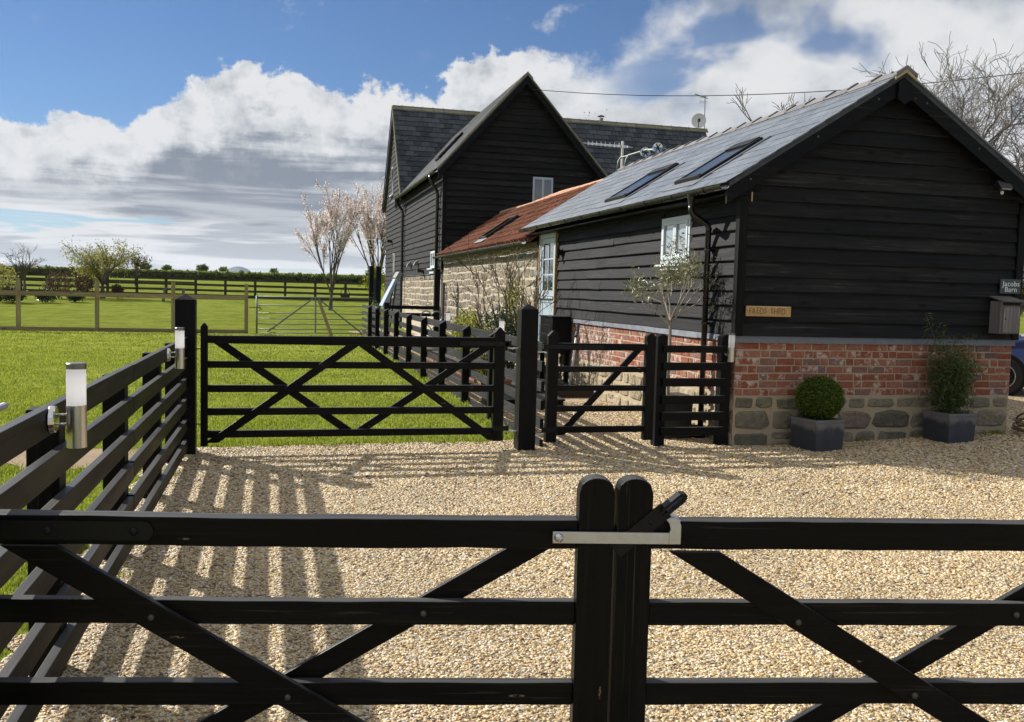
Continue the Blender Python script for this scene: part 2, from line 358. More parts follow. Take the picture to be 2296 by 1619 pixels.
STONE3 = stone_mat('tan_rubble_stone', [(0, (0.26, 0.215, 0.14)), (0.4, (0.34, 0.285, 0.19)), (0.8, (0.40, 0.34, 0.235)), (0.9, (0.28, 0.2, 0.15)), (1, (0.30, 0.28, 0.22))], 12, 0.4)
STONE2 = stone_mat('buff_sandstone', [(0, (0.17, 0.145, 0.11)), (0.35, (0.225, 0.19, 0.14)), (0.7, (0.27, 0.23, 0.165)), (0.82, (0.20, 0.16, 0.135)), (0.9, (0.20, 0.19, 0.17)), (1, (0.32, 0.275, 0.20))], 9, 0.3)

def slate_mat(name, c0, c1, rough=0.42, moss=False, spec=0.5):
    m, T = new_mat(name); c = jit(T, objc(T))
    base = T.mix(T.math('FRACT', T.math('ADD', rnd(T), T.n('ShaderNodeNewGeometry').outputs['Random Per Island'])), c0, c1)
    n = T.noise(c, 14, 6, 0.6)
    cc = T.mix(T.smooth(n, 0.4, 0.72, 0.0, 0.5), base, tuple(x * 1.45 for x in c1))
    if moss:
        g = T.n('ShaderNodeNewGeometry').outputs['Position']
        cc = T.mix(T.smooth(T.noise(g, 1.2, 6, 0.6), 0.55, 0.72, 0.0, 0.55), cc, (0.018, 0.019, 0.02))
        cc = T.mix(T.smooth(T.noise(T.scale(g, (5, 5, 0.6)), 1.0, 4, 0.6), 0.66, 0.74, 0.0, 0.5), cc, (0.20, 0.21, 0.21))
    finish(T, cc, T.lin(n, 0.3, 0.7, rough - 0.07, rough + 0.1), spec, bump=n, bstr=0.25, bdist=0.006); return m
SLATE = slate_mat('natural_blue_grey_slate', (0.088, 0.100, 0.120), (0.150, 0.165, 0.190), 0.44)
SLATEH = slate_mat('old_dark_slate', (0.020, 0.023, 0.029), (0.078, 0.084, 0.095), 0.65, True, 0.2)
RIDGE = slate_mat('grey_clay_ridge_tile', (0.115, 0.108, 0.112), (0.17, 0.16, 0.16), 0.65)
RIDGEH = slate_mat('lichened_ridge_tile', (0.13, 0.115, 0.07), (0.25, 0.22, 0.14), 0.85)
PANT = slate_mat('terracotta_pantile', (0.10, 0.040, 0.025), (0.24, 0.098, 0.058), 0.85, spec=0.12)
PRIDGE = slate_mat('pale_terracotta_ridge', (0.36, 0.17, 0.10), (0.46, 0.25, 0.16), 0.85, spec=0.2)

def planter_mat():
    m, T = new_mat('faux_lead_planter'); c = objc(T)
    z = T.n('ShaderNodeSeparateXYZ', {0: c}).outputs[2]
    n = T.noise(c, 9, 6, 0.6)
    wet = T.smooth(T.math('ADD', z, T.math('MULTIPLY', T.math('SUBTRACT', n, 0.5), 0.16)), 0.29, 0.20)
    cc = T.mix(wet, T.mix(n, (0.11, 0.105, 0.10), (0.18, 0.175, 0.165)), T.mix(n, (0.022, 0.025, 0.031), (0.052, 0.056, 0.066)))
    finish(T, cc, 0.6, 0.4, bump=n, bstr=0.15, bdist=0.004); return m
PLANTER = planter_mat()

def leaf(name, c0, c1, rough=0.5, spec=0.35, trans=0.3, tt=(1.25, 1.25, 0.7)):
    m, T = new_mat(name)
    r = T.n('ShaderNodeNewGeometry').outputs['Random Per Island']
    cc = T.mix(r, c0, c1)
    b = T.n('ShaderNodeBsdfPrincipled', {'Base Color': cc, 'Roughness': rough, 'Specular IOR Level': spec})
    tr = T.n('ShaderNodeBsdfTranslucent', {'Color': T.mix(1.0, cc, tt, 'MULTIPLY')})
    mx = T.n('ShaderNodeMixShader', {0: trans, 1: b.outputs[0], 2: tr.outputs[0]})
    T.n('ShaderNodeOutputMaterial', {'Surface': mx.outputs[0]}); return m
BOXL = leaf('box_hedge_leaf', (0.035, 0.065, 0.006), (0.12, 0.17, 0.018), 0.45, 0.3, 0.25)
BAMB = leaf('bamboo_leaf', (0.045, 0.075, 0.022), (0.11, 0.145, 0.045), 0.5, 0.3, 0.3)
OLIVE = leaf('olive_leaf', (0.06, 0.075, 0.03), (0.27, 0.27, 0.15), 0.38, 0.5, 0.15)
SHRUBD = leaf('dark_shrub_leaf', (0.02, 0.032, 0.015), (0.06, 0.075, 0.035), 0.35, 0.5, 0.15)
SHRUBY = leaf('yellow_green_leaf', (0.16, 0.19, 0.015), (0.30, 0.30, 0.03), 0.5, 0.3, 0.3)
BLOSS = leaf('pale_pink_blossom', (0.74, 0.64, 0.61), (0.92, 0.88, 0.86), 0.7, 0.1, 0.4, (1.0, 0.93, 0.92))
BLOSS2 = leaf('copper_young_leaf', (0.46, 0.35, 0.30), (0.62, 0.51, 0.47), 0.6, 0.1, 0.4, (1.0, 0.93, 0.9))
WILLOW = leaf('willow_leaf', (0.20, 0.20, 0.055), (0.34, 0.32, 0.12), 0.6, 0.2, 0.35)
HEDGE = leaf('hedge_leaf', (0.07, 0.10, 0.03), (0.17, 0.20, 0.075), 0.6, 0.2, 0.2)
RUSSET = leaf('russet_twig_leaf', (0.07, 0.045, 0.03), (0.14, 0.09, 0.06), 0.7, 0.2, 0.2)
EVERG = leaf('dark_evergreen_leaf', (0.012, 0.022, 0.007), (0.04, 0.055, 0.018), 0.55, 0.3, 0.15)
def bark(name, c0, c1, s=12):
    m, T = new_mat(name); n = T.noise(T.scale(objc(T), (1, 1, .4)), s, 6, 0.65)
    finish(T, T.mix(n, c0, c1), 0.9, 0.2, bump=n, bstr=0.5, bdist=0.01); return m
BARK = bark('grey_brown_bark', (0.06, 0.048, 0.036), (0.17, 0.145, 0.115))
BARKL = bark('pale_lichened_bark', (0.055, 0.045, 0.040), (0.30, 0.28, 0.24), 7)
BARKO = bark('pale_olive_bark', (0.26, 0.22, 0.165), (0.46, 0.41, 0.33))
TWIG = bark('brown_twig', (0.055, 0.038, 0.024), (0.15, 0.105, 0.065), 20)
CULM = plain('bamboo_culm', (0.09, 0.11, 0.035), 0.5)

def gravel_col(T, r):
    return T.ramp(r, [(0.0, (0.08, 0.055, 0.035)), (0.10, (0.25, 0.155, 0.080)), (0.24, (0.45, 0.305, 0.138)), (0.45, (0.575, 0.425, 0.21)), (0.60, (0.64, 0.51, 0.285)),
                      (0.78, (0.72, 0.61, 0.40)), (0.87, (0.40, 0.36, 0.31)), (0.94, (0.80, 0.74, 0.64)), (1.0, (0.52, 0.29, 0.14))])
def gravel_sheet():
    m, T = new_mat('gravel_sheet'); c = objc(T)
    c2 = T.vmath('ADD', c, T.n('ShaderNodeVectorMath', {0: T.n('ShaderNodeTexNoise', {'Vector': c, 'Scale': 60.0}).outputs['Color'], 3: 0.008}, operation='SCALE').outputs[0])
    v = T.n('ShaderNodeTexVoronoi', {'Vector': c2, 'Scale': 46.0, 'Randomness': 1.0})
    r = T.n('ShaderNodeSeparateColor', {0: v.outputs['Color']}).outputs[0]
    cc = gravel_col(T, r)
    cc = T.mix(T.smooth(v.outputs['Distance'], 0.35, 0.75, 0.0, 0.7), cc, (0.10, 0.072, 0.045))
    big = T.lin(T.noise(c, 0.8, 5, 0.6), 0.3, 0.7, 0.76, 1.10)
    cc = T.mix(1.0, cc, T.n('ShaderNodeCombineColor', {0: big, 1: big, 2: big}).outputs[0], 'MULTIPLY')
    finish(T, cc, 0.75, 0.3, bump=T.math('SUBTRACT', 1.0, v.outputs['Distance']), bstr=1.0, bdist=0.012); return m
GRAVS = gravel_sheet()
def pebble_mat():
    m, T = new_mat('flint_pebble')
    oi = T.n('ShaderNodeObjectInfo')
    cc = gravel_col(T, oi.outputs['Random'])
    g = T.n('ShaderNodeNewGeometry').outputs['Position']
    n = T.noise(g, 160, 3, 0.6); v = T.lin(n, 0.3, 0.7, 0.82, 1.15)
    big = T.math('MULTIPLY', v, T.lin(T.noise(g, 0.8, 5, 0.6), 0.3, 0.7, 0.76, 1.10))
    cc = T.mix(1.0, cc, T.n('ShaderNodeCombineColor', {0: big, 1: big, 2: big}).outputs[0], 'MULTIPLY')
    finish(T, cc, 0.55, 0.4); return m
PEBBLE = pebble_mat()
def grass_mat(name, blade):
    m, T = new_mat(name); g = T.n('ShaderNodeNewGeometry').outputs['Position']
    a = T.noise(g, 0.8, 5, 0.6); b = T.noise(T.scale(g, (1, 0.45, 1)), 2.2, 6, 0.68)
    f = T.math('ADD', T.math('MULTIPLY', a, 0.5), T.math('MULTIPLY', b, 0.5))
    if blade:
        f = T.math('ADD', T.math('MULTIPLY', f, 0.6), T.math('MULTIPLY', T.n('ShaderNodeNewGeometry').outputs['Random Per Island'], 0.4))
    cc = T.ramp(f, [(0.28, (0.105, 0.135, 0.022)), (0.42, (0.180, 0.215, 0.036)), (0.56, (0.250, 0.275, 0.054)), (0.72, (0.35, 0.36, 0.10))])
    far = T.smooth(T.n('ShaderNodeSeparateXYZ', {0: g}).outputs[1], 23.0, 26.0)      # the paddock beyond the timber fence is paler
    cc = T.mix(far, cc, T.ramp(f, [(0.32, (0.095, 0.125, 0.024)), (0.50, (0.165, 0.195, 0.034)), (0.68, (0.24, 0.255, 0.062))]))
    if blade:
        bs = T.n('ShaderNodeBsdfPrincipled', {'Base Color': cc, 'Roughness': 0.42, 'Specular IOR Level': 0.4})
        tr = T.n('ShaderNodeBsdfTranslucent', {'Color': T.mix(1.0, cc, (1.2, 1.3, 0.6), 'MULTIPLY')})
        mx = T.n('ShaderNodeMixShader', {0: 0.42, 1: bs.outputs[0], 2: tr.outputs[0]})
        T.n('ShaderNodeOutputMaterial', {'Surface': mx.outputs[0]})
    else:
        finish(T, cc, 0.95, 0.0, bump=T.noise(g, 22, 7, 0.7), bstr=1.0, bdist=0.05)
    return m
GRASS = grass_mat('meadow_grass', False); BLADE = grass_mat('grass_blade', True)
HILL = plain('far_hill_woods', (0.015, 0.04, 0.085), 0.95, nz=0.3, sc_=0.002)

def opal():
    m, T = new_mat('opal_white_diffuser')
    a = T.n('ShaderNodeBsdfPrincipled', {'Base Color': (0.86, 0.85, 0.86, 1), 'Roughness': 0.3, 'Specular IOR Level': 0.4}); b = T.n('ShaderNodeBsdfTranslucent', {'Color': (0.95, 0.94, 0.95, 1)})
    T.n('ShaderNodeOutputMaterial', {'Surface': T.n('ShaderNodeMixShader', {0: 0.72, 1: a.outputs[0], 2: b.outputs[0]}).outputs[0]}); return m
OPAL = opal()

STEELD = plain('dark_steel_cap', (0.22, 0.21, 0.20), 0.35, 1.0)
# ------------------------------------------------------------------ ground
def th(x, y):                                                  # terrain height: flat yard, paddock rising to a crest
    t = (x - CAM.x) * FWD.x + (y - CAM.y) * FWD.y
    s = max(0.0, min(t, 175) - 31.0)
    z = 0.031 * s * s / (s + 8.0)
    if t > 175: z -= 0.03 * (t - 175)
    return max(z, -60.0)
RGT = Vector((FWD.y, -FWD.x, 0))
def fr(t, s): p = CAM + FWD * t + RGT * s; return p.x, p.y
tl = [-60, -30, -12, 0, 6, 12, 18, 24, 28, 31, 33, 36, 40, 45, 50, 56, 63, 70, 80, 92, 105, 120, 135, 150, 162, 170, 175, 190, 230, 320, 600, 1200, 2400, 5000, 9000]
sl = [-8000, -4000, -2000, -1000, -500, -250, -150, -100] + list(range(-80, 81, 8)) + [100, 150, 250, 500, 1000, 2000, 4000, 8000]
V = []; F = []
for t in tl:
    for s in sl:
        x, y = fr(t, s); V.append((x, y, th(x, y) - 0.012))
ns = len(sl)
for i in range(len(tl) - 1):
    for j in range(ns - 1): F.append((i * ns + j, i * ns + j + 1, (i + 1) * ns + j + 1, (i + 1) * ns + j))
me = bpy.data.meshes.new('ground'); me.from_pydata(V, [], F); me.materials.append(GRASS)
me.polygons.foreach_set('use_smooth', [True] * len(me.polygons))
ground = put('ground', me); ground['kind'] = 'structure'

rg = random.Random(3)
def jline(p, q, n, a):
    return [(p[0] + (q[0] - p[0]) * i / n + rg.uniform(-a, a), p[1] + (q[1] - p[1]) * i / n + rg.uniform(-a, a)) for i in range(n)]
GP = [(-6.3, -13), (16, -13), (16, 13), (0.5, 13), (0.5, 20), (-2.15, 20)]
GP += jline((-2.20, 19.5), (-2.22, 0.75), 40, 0.04) + jline((-2.35, 0.55), (-5.9, 0.42), 22, 0.04) + jline((-6.05, 0.3), (-6.12, -6.5), 40, 0.06) + [(-6.3, -9)]
import bmesh
def _ss(x, a, b): t = min(1.0, max(0.0, (x - a) / (b - a))); return t * t * (3 - 2 * t)
def gz(x, y): return 0.095 * _ss(x, 0.5, 3.6) * _ss(y, -4.5, -0.6)          # the gravel banks up towards the barn's right corner
bm = bmesh.new(); fv = [bm.verts.new((x, y, 0.0)) for x, y in GP]; bm.faces.new(fv)
for i in range(14):
    for co, no in (((0.4 + i * 0.3, 0, 0), (1, 0, 0)), ((0, -4.6 + i * 0.35, 0), (0, 1, 0))):
        bmesh.ops.bisect_plane(bm, geom=bm.verts[:] + bm.edges[:] + bm.faces[:], plane_co=co, plane_no=no)
bmesh.ops.triangulate(bm, faces=bm.faces)
for v in bm.verts: v.co.z = 0.004 + gz(v.co.x, v.co.y)
me = bpy.data.meshes.new('gravel_drive'); bm.to_mesh(me); bm.free(); me.materials.append(GRAVS)
gd = put('gravel_drive', me); gd['kind'] = 'structure'
gpx = np.array(GP)
def in_poly(P, poly):
    x, y = P[:, 0], P[:, 1]; n = len(poly); ins = np.zeros(len(P), bool); j = n - 1
    for i in range(n):
        xi, yi = poly[i]; xj, yj = poly[j]
        if yi != yj:
            c = ((yi > y) != (yj > y)) & (x < (xj - xi) * (y - yi) / (yj - yi) + xi); ins ^= c
        j = i
    return ins
def view_mask(P, m=0.06):
    rx = P[:, 0] - CAM.x; ry = P[:, 1] - CAM.y
    t = rx * FWD.x + ry * FWD.y; s = rx * RGT.x + ry * RGT.y
    return t, s, (np.abs(s) < (0.5554 + m) * t + 0.15)
npr = np.random.default_rng(5)
# loose pebbles: every stone is real geometry, laid by geometry nodes on scattered points
pts = []; scl = []
for (t0, t1, d, size) in ((3.1, 5.2, 8600, 0.0066), (5.2, 7.6, 5600, 0.0080), (7.6, 10.5, 2700, 0.0105), (10.5, 14.0, 1100, 0.013)):
    wd = (0.5554 + 0.22) * t1 * 2 + 0.4; n = int((t1 - t0) * wd * d)
    t = npr.uniform(t0, t1, n); s = npr.uniform(-wd / 2, wd / 2, n)
    P = np.stack([CAM.x + FWD.x * t + RGT.x * s, CAM.y + FWD.y * t + RGT.y * s, npr.uniform(-0.001, 0.005, n)], 1)
    _, _, vm = view_mask(P, 0.22); P = P[vm & in_poly(P, GP)]
    out = (P[:, 0] > -0.05) & (P[:, 1] > -0.02) & (P[:, 0] < 3.7); P = P[~out]
    P[:, 2] += np.array([gz(p[0], p[1]) for p in P]) if t1 > 6 else 0.0
    pts.append(P); scl.append(size * npr.lognormal(0.0, 0.24, len(P)))
pts = np.concatenate(pts); scl = np.clip(np.concatenate(scl), 0.005, 0.030)
me = bpy.data.meshes.new('gravel'); me.vertices.add(len(pts)); me.vertices.foreach_set('co', pts.astype(np.float32).ravel())
at = me.attributes.new('size', 'FLOAT', 'POINT'); at.data.foreach_set('value', scl.astype(np.float32)); me.update()
gv = put('gravel', me); gv['kind'] = 'stuff'; tag(gv, 'loose tan and cream flint pebbles covering the driveway', 'gravel')
ng = bpy.data.node_groups.new('pebbles', 'GeometryNodeTree')
ng.interface.new_socket('Geometry', in_out='INPUT', socket_type='NodeSocketGeometry')
ng.interface.new_socket('Geometry', in_out='OUTPUT', socket_type='NodeSocketGeometry')
G = NT(ng); gi = G.n('NodeGroupInput'); go = G.n('NodeGroupOutput')
jn = G.n('GeometryNodeJoinGeometry')
for k in range(4):
    ic = G.n('GeometryNodeMeshIcoSphere', {'Radius': 1.0, 'Subdivisions': 2})
    nz = G.n('ShaderNodeTexNoise', {'Vector': G.vmath('ADD', G.n('GeometryNodeInputPosition').outputs[0], (k * 7.3, k * 3.1, k * 5.7)), 'Scale': 0.9, 'Detail': 1.0})
    dv = G.n('ShaderNodeVectorMath', {0: G.vmath('SUBTRACT', nz.outputs['Color'], (0.5, 0.5, 0.5)), 3: 1.5}, operation='SCALE').outputs[0]
    sp = G.n('GeometryNodeSetPosition', {'Geometry': ic.outputs[0], 'Offset': dv})
    ss = G.n('GeometryNodeSetShadeSmooth', {'Geometry': sp.outputs[0]})
    sm = G.n('GeometryNodeSetMaterial', {'Geometry': ss.outputs[0], 'Material': PEBBLE})
    tr = G.n('GeometryNodeTransform', {'Geometry': sm.outputs[0], 'Scale': [(1.25, 0.95, 0.5), (1.0, 1.0, 0.55), (1.5, 0.85, 0.45), (1.1, 0.8, 0.6)][k]})
    g2 = G.n('GeometryNodeGeometryToInstance', {0: tr.outputs[0]})
    ng.links.new(g2.outputs[0], jn.inputs[0])
at_ = G.n('GeometryNodeInputNamedAttribute', {'Name': 'size'}, data_type='FLOAT')
rv = G.n('FunctionNodeRandomValue', {0: (-0.5, -0.5, 0.0), 1: (0.5, 0.5, 6.28)}, data_type='FLOAT_VECTOR')
ri = G.n('FunctionNodeRandomValue', {4: 0, 5: 3, 'Seed': 3}, data_type='INT')
ip = G.n('GeometryNodeInstanceOnPoints', {'Points': gi.outputs[0], 'Instance': jn.outputs[0], 'Pick Instance': True, 'Instance Index': ri.outputs[2], 'Rotation': rv.outputs[0],
                                          'Scale': at_.outputs[0]})
ng.links.new(ip.outputs[0], go.inputs[0])
md = gv.modifiers.new('pebbles', 'NODES'); md.node_group = ng

# grass blades on the near lawn
def blades(P, h, wid, lean=0.55):
    n = len(P); a = npr.uniform(0, 2 * np.pi, n); hh = h * npr.lognormal(0, 0.25, n); ln = npr.uniform(0.1, lean, n) * hh; b = npr.uniform(0, 2 * np.pi, n)
    w = wid * npr.uniform(0.7, 1.3, n)
    dx, dy = np.cos(a) * w / 2, np.sin(a) * w / 2; lx, ly = np.cos(b) * ln, np.sin(b) * ln
    z0 = P[:, 2]; Z = np.zeros((n, 5, 3))
    Z[:, 0] = np.stack([P[:, 0] - dx, P[:, 1] - dy, z0], 1); Z[:, 1] = np.stack([P[:, 0] + dx, P[:, 1] + dy, z0], 1)
    Z[:, 2] = np.stack([P[:, 0] + dx * .7 + lx * .35, P[:, 1] + dy * .7 + ly * .35, z0 + hh * .6], 1); Z[:, 3] = np.stack([P[:, 0] - dx * .7 + lx * .35, P[:, 1] - dy * .7 + ly * .35, z0 + hh * .6], 1)
    Z[:, 4] = np.stack([P[:, 0] + lx, P[:, 1] + ly, z0 + hh * .92], 1)
    return Z.reshape(-1, 3), n
Vs = []; Fs = []; nb = 0
for (t0, t1, d, h, wid) in ((3.2, 6, 5200, 0.038, 0.006), (6, 9.5, 3400, 0.034, 0.008), (9.5, 14, 1600, 0.034, 0.012), (14, 22, 480, 0.036, 0.018), (22, 34, 130, 0.04, 0.03)):
    wd = (0.5554 + 0.45) * t1 * 2 + 0.4; n = int((t1 - t0) * wd * d)
    t = npr.uniform(t0, t1, n); s = npr.uniform(-wd / 2, wd / 2, n)
    P = np.stack([CAM.x + FWD.x * t + RGT.x * s, CAM.y + FWD.y * t + RGT.y * s, np.full(n, -0.012)], 1)
    _, _, vm = view_mask(P, 0.45); P = P[vm & ~in_poly(P, GP) & (P[:, 0] < -1.6)]
    bare = ((P[:, 0] + 6.75) / 0.55) ** 2 + ((P[:, 1] - 0.0) / 0.55) ** 2 < npr.uniform(0.4, 1.3, len(P))
    bare |= ((P[:, 0] + 7.5) / 0.5) ** 2 + ((P[:, 1] - 0.55) / 0.6) ** 2 < npr.uniform(0.4, 1.3, len(P)); P = P[~bare]
    # tufty variation and taller fringe against the gravel
    fr_ = ((np.abs(P[:, 1] - 0.55) < 0.16) & (P[:, 0] > -6)) | (np.abs(P[:, 0] + 2.33) < 0.16)
    hv = h * (0.75 + 0.5 * np.array([mnoise.noise((p[0] * 1.7, p[1] * 1.7, 0.0)) for p in P])) * np.where(fr_, 1.9, 1.0) if len(P) else h
    Z, n = blades(P, hv, wid); Vs.append(Z)
    b = (nb + np.arange(n) * 5)[:, None]
    Fs.append(np.concatenate([b + np.array([[0, 1, 2]]), b + np.array([[0, 2, 3]]), b + np.array([[3, 2, 4]])])); nb += n * 5
gr = put('grass', np_mesh('grass', np.concatenate(Vs), np.concatenate(Fs), BLADE)); gr['kind'] = 'stuff'; tag(gr, 'short bright green lawn grass behind the black gate and fence', 'grass')
# bare earth patches and the flower bed
def patch(name, cx, cy, rx, ry, z, mat, n=26):
    m = MB(); P = [(cx, cy, z + 0.02)]
    for i in range(n):
        a = 2 * math.pi * i / n; k = rg.uniform(0.82, 1.15); P.append((cx + rx * k * math.cos(a), cy + ry * k * math.sin(a), z))
    m.add(P, [(0, i + 1, (i + 1) % n + 1) for i in range(n)]); o = m.build(name, mat); o['kind'] = 'structure'; return o
patch('bare_earth_patch', -6.75, 0.0, 0.6, 0.6, -0.006, EARTH)
patch('bare_earth_patch', -7.5, 0.55, 0.6, 0.65, -0.006, EARTH)
bd = MB().box(-1.35, -0.03, 4.6, 18.0, -0.05, 0.12).build('flower_bed', SOIL); bd['kind'] = 'structure'
patch('garden_path', -0.9, 27.0, 1.4, 5.5, 0.03, EARTH)

# distant hills
def hill(cx, t, wdt, h, base=-60):
    m = MB(); n = 24; P = []
    for k, (dt, kz) in enumerate(((0, 0.0), (0.35 * wdt, 1.0), (0.8 * wdt, 0.0))):
        for i in range(n + 1):
            u = i / n; s = (u - 0.5) * wdt; prof = math.sin(math.pi * u) ** 0.7 * (0.85 + 0.15 * math.sin(7 * u + cx))
            x, y = fr(t + dt, cx + s); P.append((x, y, base + kz * (h - base) * prof))
    Fq = [(k * (n + 1) + i, k * (n + 1) + i + 1, (k + 1) * (n + 1) + i + 1, (k + 1) * (n + 1) + i) for k in range(2) for i in range(n)]
    m.add(P, Fq); o = m.build('hills', HILL, smooth=True); o['kind'] = 'structure'; return o
for a in ((-3700, 7000, 2000, 175), (-2170, 7000, 620, 150), (-2500, 7500, 700, 146), (-5200, 8000, 3000, 190)): hill(*a)
# ------------------------------------------------------------------ building helpers
def board_mesh(u0, u1, z0, z1, t0=None, t1=None, proud=0.032, seg=0.5, waney=0.004, rr=random):
    """feather-edge board facing -y; bottom edge u0..u1 at z0, top edge t0..t1 at z1"""
    t0 = u0 if t0 is None else t0; t1 = u1 if t1 is None else t1
    n = max(1, int((u1 - u0) / seg)); P = []
    ph = rr.uniform(0, 100); pr = proud * rr.uniform(0.85, 1.15)
    for i in range(n + 1):
        k = i / n; ub = u0 + (u1 - u0) * k; ut = t0 + (t1 - t0) * k
        j = waney * mnoise.noise((ub * 1.3 + ph, ph, 0)) * 2 if 0 <= i <= n else 0
        bow = 0.004 * mnoise.noise((ub * 0.9 + ph, 3.0, ph))
        P += [(ub, 0.0, z0 + j), (ub, -pr + bow, z0 + j), (ub, -pr + bow - 0.001, z0 + j + 0.006), (ut, -0.009, z1), (ut, 0.0, z1)]
    F = []
    for i in range(n):
        a, b = i * 5, (i + 1) * 5
        for k in range(5): F.append((a + k, a + (k + 1) % 5, b + (k + 1) % 5, b + k))
    F.append((4, 3, 2, 1, 0)); e = n * 5; F.append((e, e + 1, e + 2, e + 3, e + 4))
    return P, F
def put_board(parent, mat, origin, face, *a, **k):
    """face: 'S' looks towards -y, 'W' looks towards -x (u runs along +y)"""
    P, F = board_mesh(*a, **k); ox, oy = origin
    if face == 'S': Q = [(ox + p[0], oy + p[1], p[2]) for p in P]; FF = [f[::-1] for f in F]
    else: Q = [(ox + p[1], oy + p[0], p[2]) for p in P]; FF = F
    m = MB().add(Q, FF); return m.build('board', mat, parent)
def chamfer_block(w, d, h, c, rr, jitter=0.003):
    """brick or block facing -y, centred on x and z, front at y=0, back at y=d"""
    j = lambda s=1: rr.uniform(-jitter, jitter) * s
    a, b = w / 2, h / 2
    P = [(-a, d, -b), (a, d, -b), (a, d, b), (-a, d, b)] + [(x + j(), c, z + j()) for x, z in ((-a, -b), (a, -b), (a, b), (-a, b))]
    P += [(x + j(), j(.5), z + j()) for x, z in ((-a + c, -b + c), (a - c, -b + c), (a - c, b - c), (-a + c, b - c))]
    F = [(4, 5, 1, 0), (5, 6, 2, 1), (6, 7, 3, 2), (7, 4, 0, 3), (8, 9, 5, 4), (9, 10, 6, 5), (10, 11, 7, 6), (11, 8, 4, 7), (11, 10, 9, 8)]
    return P, [f[::-1] for f in F]
def stone_geo(w, h, d, rr, n=11):
    """rubble stone facing -y, centred, standing d proud of y=0"""
    P = []; out = []
    for i in range(n):
        a = 2 * math.pi * (i + rr.uniform(-.32, .32)) / n; c, s = math.cos(a), math.sin(a); e = 0.40
        x = math.copysign(abs(c) ** e, c) * w / 2 * rr.uniform(0.86, 1.05); z = math.copysign(abs(s) ** e, s) * h / 2 * rr.uniform(0.82, 1.06); out.append((x, z))
    P += [(x, 0.02, z) for x, z in out]
    P += [(x * 0.97, -d * 0.55 + rr.uniform(-.004, .004), z * 0.96) for x, z in out]
    P += [(x * 0.80, -d + rr.uniform(-.008, .006), z * 0.76) for x, z in out]
    P.append((rr.uniform(-.1, .1) * w, -d * rr.uniform(0.85, 1.25), rr.uniform(-.1, .1) * h))
    F = []
    for k in range(2):
        for i in range(n): F.append((k * n + i, k * n + (i + 1) % n, (k + 1) * n + (i + 1) % n, (k + 1) * n + i))
    for i in range(n): F.append((2 * n + i, 2 * n + (i + 1) % n, 3 * n))
    return P, F
ROTW = (0, 0, R(-90))                                          # -y facing piece turned to face -x
def stones(parent, face, at, u0, u1, z0, z1, hs, ws, mat, d=0.03, seed=1, gap=0.022, wave=0.0):
    rr = random.Random(seed); z = z0; cnt = 0
    while z < z1 - 0.03:
        h = min(rr.uniform(*hs), z1 - z); h = z1 - z if z1 - z - h < hs[0] * 0.55 else h
        u = u0
        while u < u1 - 0.02:
            w = rr.uniform(*ws); w = u1 - u if u1 - u - w < ws[0] * 0.6 else w
            parts = [(z, h)] if (rr.random() > 0.16 or h < 0.16 or w > ws[1] * 0.8) else [(z, h * 0.52), (z + h * 0.52, h * 0.48)]
            for (zz, hh) in parts:
                P, F = stone_geo(max(.03, w - gap * rr.uniform(.6, 1.6)), max(.03, hh - gap * rr.uniform(.6, 1.5)), d * rr.uniform(0.6, 1.2), rr)
                me = MB().add(P, F).mesh('stone', mat, smooth=False)
                cu, cz = u + w / 2, zz + hh / 2 + rr.uniform(-.008, .008) + wave * mnoise.noise((u * 0.9, z * 1.5, seed))
                if face == 'S': put('stone', me, parent, (cu, at, cz))
                else: put('stone', me, parent, (at, cu, cz), ROTW)
                cnt += 1
            u += w
        z += h
    return cnt
rb = random.Random(11)
BR_S = [MB().add(*chamfer_block(0.206, 0.09, 0.070, 0.005, rb, 0.004)).mesh('brick', BRICK) for _ in range(7)]
BR_H = [MB().add(*chamfer_block(0.095, 0.09, 0.070, 0.005, rb, 0.004)).mesh('brick', BRICK) for _ in range(5)]
def brick_rows(u0, u1, z0, rows, ch, seed):
    rr = random.Random(seed); out = []
    for r in range(rows):
        u = u0 - rr.uniform(0, 0.1); last = 0
        while u < u1 - 0.04:
            hd = rr.random() < (0.16 if last else 0.52); last = hd; w = 0.110 if hd else 0.220
            if u + w > u1 + 0.06: hd = True; w = 0.113
            c = u + w / 2
            if u0 - .02 < c < u1 + .02: out.append((hd, min(max(c, u0 + w / 2), u1 - w / 2), z0 + ch * (r + 0.5) + rr.uniform(-.003, .003)))
            u += w
    return out
